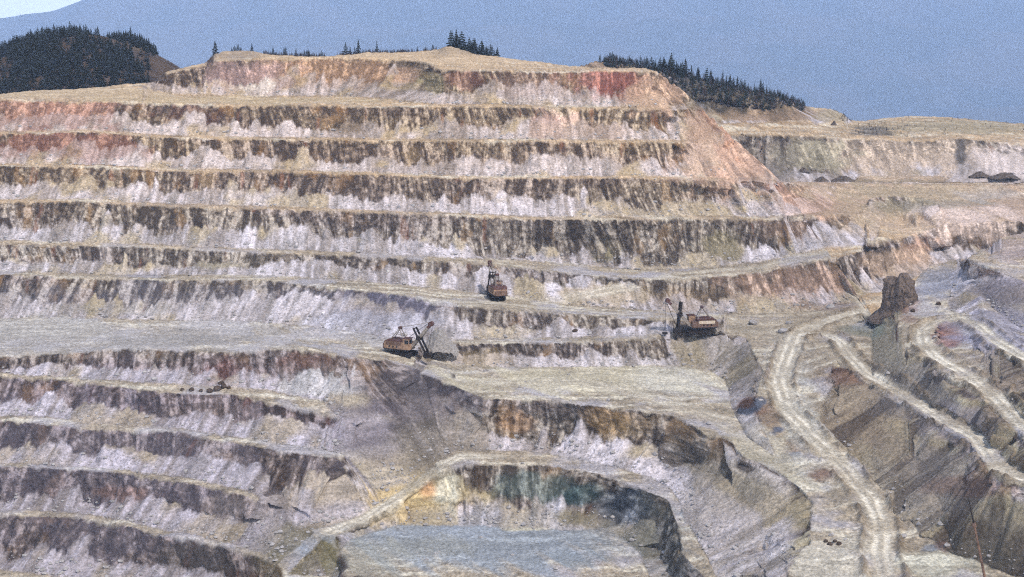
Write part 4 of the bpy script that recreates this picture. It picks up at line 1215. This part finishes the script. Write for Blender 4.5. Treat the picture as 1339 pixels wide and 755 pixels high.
def pine(loc, h, label, group=None, kind=None, fat=1.0):
    h = h * (random.uniform(.6, 1.2) if group else 1.0)
    r = empty('pine_tree', loc, random.uniform(0, 6))
    tag(r, label, 'tree', group)
    c = D.objects.new('crown', CROWNS[random.randrange(4) if kind is None else kind]); COL.objects.link(c); c.parent = r; q = random.uniform(.8, 1.55) * fat; c.scale = (h * q, h * q, h)
    t = D.objects.new('trunk', TRUNK); COL.objects.link(t); t.parent = r; t.scale = (h, h, h)
    return r


def hill_at(us, X, Y, Z, u, k):
    i = int(np.clip(round((u - us[0]) / 3.0), 0, len(us) - 1)); return Vector((float(X[k, i]), float(Y[k, i]), float(Z[k, i])))


rnd = random.Random(3)
# trees along the top of the left hill
u = -60.0
while u < 132:
    gap = rnd.uniform(2.2, 4.6)
    if not (128 < u):
        p = hill_at(hu, hX, hY, hZ, u, 23 - rnd.randrange(0, 2))
        pine(p - Vector((0, 0, .4)), rnd.uniform(4.0, 8.0) * (.8 if u < 20 else 1.0), 'dark conifer on the skyline of the wooded hill at the left', 'conifers along the top of the left hill', fat=1.25)
    u += gap
u = 142.0
while u < 206:
    p = hill_at(ku, kX, kY, kZ, u, 23 - rnd.randrange(0, 3))
    pine(p - Vector((0, 0, .4)), rnd.uniform(5.0, 8.0), 'dark conifer in the row on the rounded knoll right of the wooded hill top', 'conifers on the knoll behind the left hill', fat=1.4)
    u += rnd.uniform(2.0, 3.4)


def tree_mass(name, pts, label, m):
    co, fa = [], []
    rr = random.Random(9)
    base = [conifer_crown(20 + k, 1.0, .30, 7) for k in range(5)]
    for (p, h) in pts:
        c, f = base[rr.randrange(5)]
        a = rr.uniform(0, 6); ca, sa = math.cos(a) * h, math.sin(a) * h; k = len(co)
        co.extend([(p[0] + x * ca - y * sa, p[1] + x * sa + y * ca, p[2] + z * h) for x, y, z in c])
        fa.extend([tuple(i + k for i in q) for q in f])
    me = D.meshes.new(name); me.from_pydata(co, [], fa); me.materials.append(m)
    o = D.objects.new(name, me); COL.objects.link(o)
    o['kind'] = 'stuff'; o['label'] = label; o['category'] = 'wood'
    return o


mass = []
for _ in range(4200):
    u = rnd.uniform(-200, 205); k = rnd.randrange(4, 24)
    p = hill_at(hu, hX, hY, hZ, u, k)
    clear = (u > 110 and k > 15 + (190 - u) / 16) or (u > 175 and k > 12) or (u > 195)
    thin = float(fbm(np.array([u / 30.0]), np.array([k / 7.0]), 61, 3)[0]) < .40 and k > 7
    if clear and rnd.random() < .93: continue
    if thin and rnd.random() < .8: continue
    mass.append((p + Vector((rnd.uniform(-2, 2), rnd.uniform(-2, 2), -.5)), rnd.uniform(4, 7.5)))
tree_mass('conifer_wood', mass, 'black green conifer wood covering the slope of the left hill', M_CONIFER)
# knoll is filled with wood behind its front row
mass = []
for _ in range(260):
    u = rnd.uniform(140, 206); k = rnd.randrange(14, 25)
    mass.append((hill_at(ku, kX, kY, kZ, u, k) - Vector((0, 0, .5)), rnd.uniform(4, 6.5)))
tree_mass('knoll_wood', mass, 'dense conifer wood on the knoll behind the left hill', M_CONIFER)


def top_at(u, back=0.0):
    """point on the skyline of the pit, a little behind it"""
    p = PITS.ground(u, float(interp(SKY, u, 1)) + .5)
    q = Vector((p.x, p.y, 0)).normalized() * back
    return Vector((p.x + q.x, p.y + q.y, p.z - .012 * back - .25))


# scattered trees on the top of the pit
pine(top_at(281, 5), 7.2, 'dark conifer standing first at the left end of the top plateau', fat=1.3)
for (u, h) in ((303, 5.0), (307, 6.0), (311, 4.6), (315, 5.0)):
    pine(top_at(u, 7), h * .9, 'small dark conifer in the clump on the first rise of the top plateau', 'conifer clump on the first rise', fat=1.3)
pine(top_at(330, 8), 4.6, 'thin conifer alone right of the clump on the first rise', fat=.9)
for (u, h) in ((357, 5.0), (371, 6.5), (374, 6.0), (387, 4.2), (398, 4.8), (402, 4.2), (404, 4.0), (421, 3.4)):
    pine(top_at(u, 10), h, 'conifer in the loose row on the sky line above the yellow face', 'conifers above the yellow face', fat=1.2)
pine(top_at(452, 10), 7.0, 'conifer leftmost of the tall ones on the middle of the plateau', fat=1.0)
for (u, h) in ((458, 4.6), (464, 5.0), (475, 5.2)):
    pine(top_at(u, 10), h, 'low conifer among the tall ones in the middle of the plateau', 'low conifers mid plateau', fat=1.1)
pine(top_at(469, 9), 8.0, 'tallest conifer in the middle of the top plateau', fat=1.0)
pine(top_at(493, 12), 6.6, 'slim conifer standing alone right of the tall plateau conifers', fat=.8)
for (u, h) in ((516, 3.6), (528, 3.0), (545, 3.2), (556, 3.0), (566, 3.2)):
    pine(top_at(u, 10), h, 'stunted conifer on the plateau left of the pointed mound', 'stunted conifers left of the pointed mound', fat=1.4)
for k in range(26):
    u = 589 + k * 2.5 + rnd.uniform(-1, 1)
    h = (9.0 if k < 7 else 8.5) * (1 - .5 * k / 26) * rnd.uniform(.85, 1.1)
    vbase = float(np.interp(u, [586, 600, 622, 656], [64, 66, 73, 79]))
    p = pt(u, vbase, 792)
    pine(p, h + 2.0, 'dark conifer in the clump behind the pointed mound', 'conifers behind the pointed mound', fat=1.2)
scrub = []
for _ in range(330):
    u = rnd.choice((rnd.uniform(345, 425), rnd.uniform(440, 575), rnd.uniform(448, 560)))
    scrub.append((top_at(u, rnd.uniform(4, 16)), rnd.uniform(1.2, 2.6)))
tree_mass('scrub', scrub, 'low dark scrub along the top of the pit', M_SCRUB)

# the ridge on the right: conifers over bare scrub
def far_at(u, dv):
    return FAR.ground(u, float(interp(SKYF, u, 1)) + dv)


pine(far_at(785, 1), 5.0, 'small conifer alone at the left end of the right ridge', fat=1.1)
for u in (797, 801, 805, 811, 819, 823, 827, 833, 838, 842, 846, 852, 857, 863, 868):
    pine(far_at(u, rnd.uniform(1, 3)), rnd.uniform(5.0, 8.0), 'dark conifer on the ridge just above the top right edge of the pit', 'conifers above the pit edge on the right ridge', fat=1.2)
for k in range(16):
    u = 868 + k * 1.9
    pine(far_at(u, rnd.uniform(1, 6)), rnd.uniform(8.0, 12.0) * (1 - .25 * abs(k - 6) / 8), 'tall dark conifer in the dense clump at the head of the right ridge', 'dense conifer clump on the right ridge', fat=1.2)
for (u, h) in ((904, 7.5), (912, 7.5), (915, 6.5), (924, 9.0), (929, 7.0), (945, 9.0), (949, 7.0), (955, 7.0), (959, 7.5), (964, 8.0), (969, 6.0), (974, 7.2), (979, 6.0), (989, 6.8), (994, 7.0), (998, 6.6), (1003, 5.5), (1012, 5.0), (1020, 5.0)):
    pine(far_at(u, rnd.uniform(1, 4)), h, 'conifer rising above the scrub on the falling right ridge', 'conifers along the falling right ridge', fat=1.1)
mass = []
for _ in range(900):
    u = rnd.uniform(790, 1052); dv = rnd.uniform(0, 1) ** 1.2 * float(np.interp(u, [790, 880, 1000, 1055], [8, 34, 22, 7])) 
    mass.append((far_at(u, dv) - Vector((0, 0, .3)), rnd.uniform(2.4, 5.0)))
tree_mass('wood', mass[:520], 'dark mixed wood covering the right ridge', M_CONIFER2)
tree_mass('bare_scrub', mass[520:], 'bare purplish brown scrub below the conifers of the right ridge', M_SCRUB)
mass = []
for _ in range(240):
    a = rnd.random()
    if a < .25: u, v = rnd.uniform(1097, 1113), rnd.uniform(147, 160)
    elif a < .6: u, v = rnd.uniform(1118, 1190), rnd.uniform(163, 175)
    elif a < .8: u, v = rnd.uniform(1180, 1339), rnd.uniform(153, 180)
    else: u, v = rnd.uniform(965, 1010), rnd.uniform(176, 215)
    v = max(v, float(interp(SKYF, u, 1)) + 1)
    mass.append((FAR.ground(u, v) - Vector((0, 0, .2)), rnd.uniform(.8, 1.8)))
tree_mass('upland_scrub', mass, 'low brown scrub dotted over the distant upland', M_SCRUB)

# ------------------------------------------------------------------ mountains, valley, haze
def mountain(name, crest, Y, run, seed, rough, c1, c2):
    xs = np.linspace(-1.0, 1.0, 360) * Y * .75
    us = CX + xs / Y * cp * F_PX
    zc = np.array([pt(u, float(interp(crest, u, 1)), Y).z for u in us])
    K = np.linspace(-1, 1, 90)[:, None]
    Xg = xs[None, :] + 0 * K; Yg = Y + K * run + 0 * xs[None, :]
    prof = np.where(K < 0, np.clip(1 - np.abs(K), 0, 1) ** 1.15, np.clip(1 - K * 1.1, 0, 1))
    base = -1100.0
    Z = base - 20 + (zc[None, :] - base + 20) * prof
    rg = 1 - np.abs(2 * fbm(Xg / (run * .28), Yg / (run * .34), seed, 5, .5) - 1)
    Z = Z + (rg - .8) * rough * prof * np.clip(np.abs(K) * 4, .1, 1)
    n = fbm(Xg / 700, Yg / 700, seed + 7, 4)[..., None]
    colr = c1 + (c2 - c1) * sstep(.35, .65, n)
    o = grid_mesh(name, Xg[::-1], Yg[::-1], Z[::-1], colr.astype(np.float32)[::-1], M_GROUND)
    o['kind'] = 'structure'


G1, G2 = lin(52, 58, 40), lin(88, 80, 60)
mountain('mountain', [(-1500, 70), (-400, 52), (-160, 40), (0, 27), (40, 21), (90, 13), (125, -1), (200, -42), (320, -85), (500, -115), (800, -130), (1100, -120), (1400, -100), (3000, -60)], 26000, 5600, 31, 900, G1, G2)
mountain('middle_ridge', [(-1500, 130), (0, 120), (250, 82), (430, 50), (520, 41), (600, 34), (760, 28), (880, 22), (960, 18), (1100, 24), (1339, 44), (2500, 90)], 21500, 3800, 33, 480, G1, G2)
mountain('low_ridge', [(-1500, 170), (900, 175), (1100, 166), (1200, 152), (1260, 143), (1339, 136), (1500, 126), (2500, 120)], 17000, 2400, 35, 200, G1, G2)
vf_ = grid_mesh('valley_floor', np.array([[-35000., 35000.], [-35000., 35000.]]), np.array([[32500., 32500.], [-2000., -2000.]]), np.full((2, 2), -1100.0), np.tile(lin(70, 72, 52), (2, 2, 1)), M_GROUND)
vf_['kind'] = 'structure'

hb = MB().box(-34000, 34000, -600, 33000, -1101, 3100).build('haze', noisy('unused', (.5, .5, .5), (.5, .5, .5)))
hm = D.materials.new('haze_air'); hm.use_nodes = True
nt = hm.node_tree; nt.nodes.clear()
ou = nt.nodes.new('ShaderNodeOutputMaterial'); vp = nt.nodes.new('ShaderNodeVolumePrincipled')
vp.inputs['Color'].default_value = (.53, .70, 1.0, 1); vp.inputs['Density'].default_value = 6.6e-5; vp.inputs['Anisotropy'].default_value = -.2
nt.links.new(vp.outputs[0], ou.inputs['Volume'])
hb.data.materials.clear(); hb.data.materials.append(hm)
hb['kind'] = 'stuff'

# ------------------------------------------------------------------ world and sun
SUN_EL, SUN_AZ = math.radians(59), math.radians(136)     # azimuth from +Y towards +X
wd = D.worlds.new('World'); SC.world = wd; wd.use_nodes = True
bg = wd.node_tree.nodes['Background']
sk = wd.node_tree.nodes.new('ShaderNodeTexSky'); sk.sky_type = 'NISHITA'; sk.sun_disc = False
sk.sun_elevation = SUN_EL; sk.sun_rotation = SUN_AZ
sk.air_density = 1.0; sk.dust_density = 2.5; sk.ozone_density = 1.0
# thin bright overcast over the blue: whitest along the horizon
wt = wd.node_tree
tc = wt.nodes.new('ShaderNodeTexCoord'); sx = wt.nodes.new('ShaderNodeSeparateXYZ'); wt.links.new(tc.outputs['Generated'], sx.inputs[0])
rp_ = wt.nodes.new('ShaderNodeMapRange'); rp_.interpolation_type = 'SMOOTHERSTEP'
rp_.inputs[1].default_value = .0; rp_.inputs[2].default_value = .16; rp_.inputs[3].default_value = 52.0; rp_.inputs[4].default_value = 1.9
wt.links.new(sx.outputs['Z'], rp_.inputs[0])
ad = wt.nodes.new('ShaderNodeVectorMath'); ad.operation = 'ADD'
tn = wt.nodes.new('ShaderNodeVectorMath'); tn.operation = 'SCALE'; tn.inputs[0].default_value = (.9, .97, 1.12)
wt.links.new(rp_.outputs[0], tn.inputs['Scale'])
wt.links.new(sk.outputs[0], ad.inputs[0]); wt.links.new(tn.outputs[0], ad.inputs[1]); wt.links.new(ad.outputs[0], bg.inputs[0])
bg.inputs[1].default_value = .1
sd = D.lights.new('sun', 'SUN'); sd.energy = 4.2; sd.angle = math.radians(3.0); sd.color = (1.0, .935, .87)
so = D.objects.new('sun', sd); COL.objects.link(so)
dirv = Vector((math.sin(SUN_AZ) * math.cos(SUN_EL), math.cos(SUN_AZ) * math.cos(SUN_EL), math.sin(SUN_EL)))
so.rotation_euler = dirv.to_track_quat('Z', 'Y').to_euler()
so.location = dirv * 300 + Vector((0, 400, 0))
SC.view_settings.view_transform = 'Standard'; SC.view_settings.look = 'None'
SC.view_settings.exposure = -0.28; SC.view_settings.gamma = 1.0
SC.render.engine = 'CYCLES'
SC.cycles.use_denoising = False
SC.cycles.filter_width = 1.15
SC.cycles.max_bounces = 6
SC.cycles.volume_bounces = 2
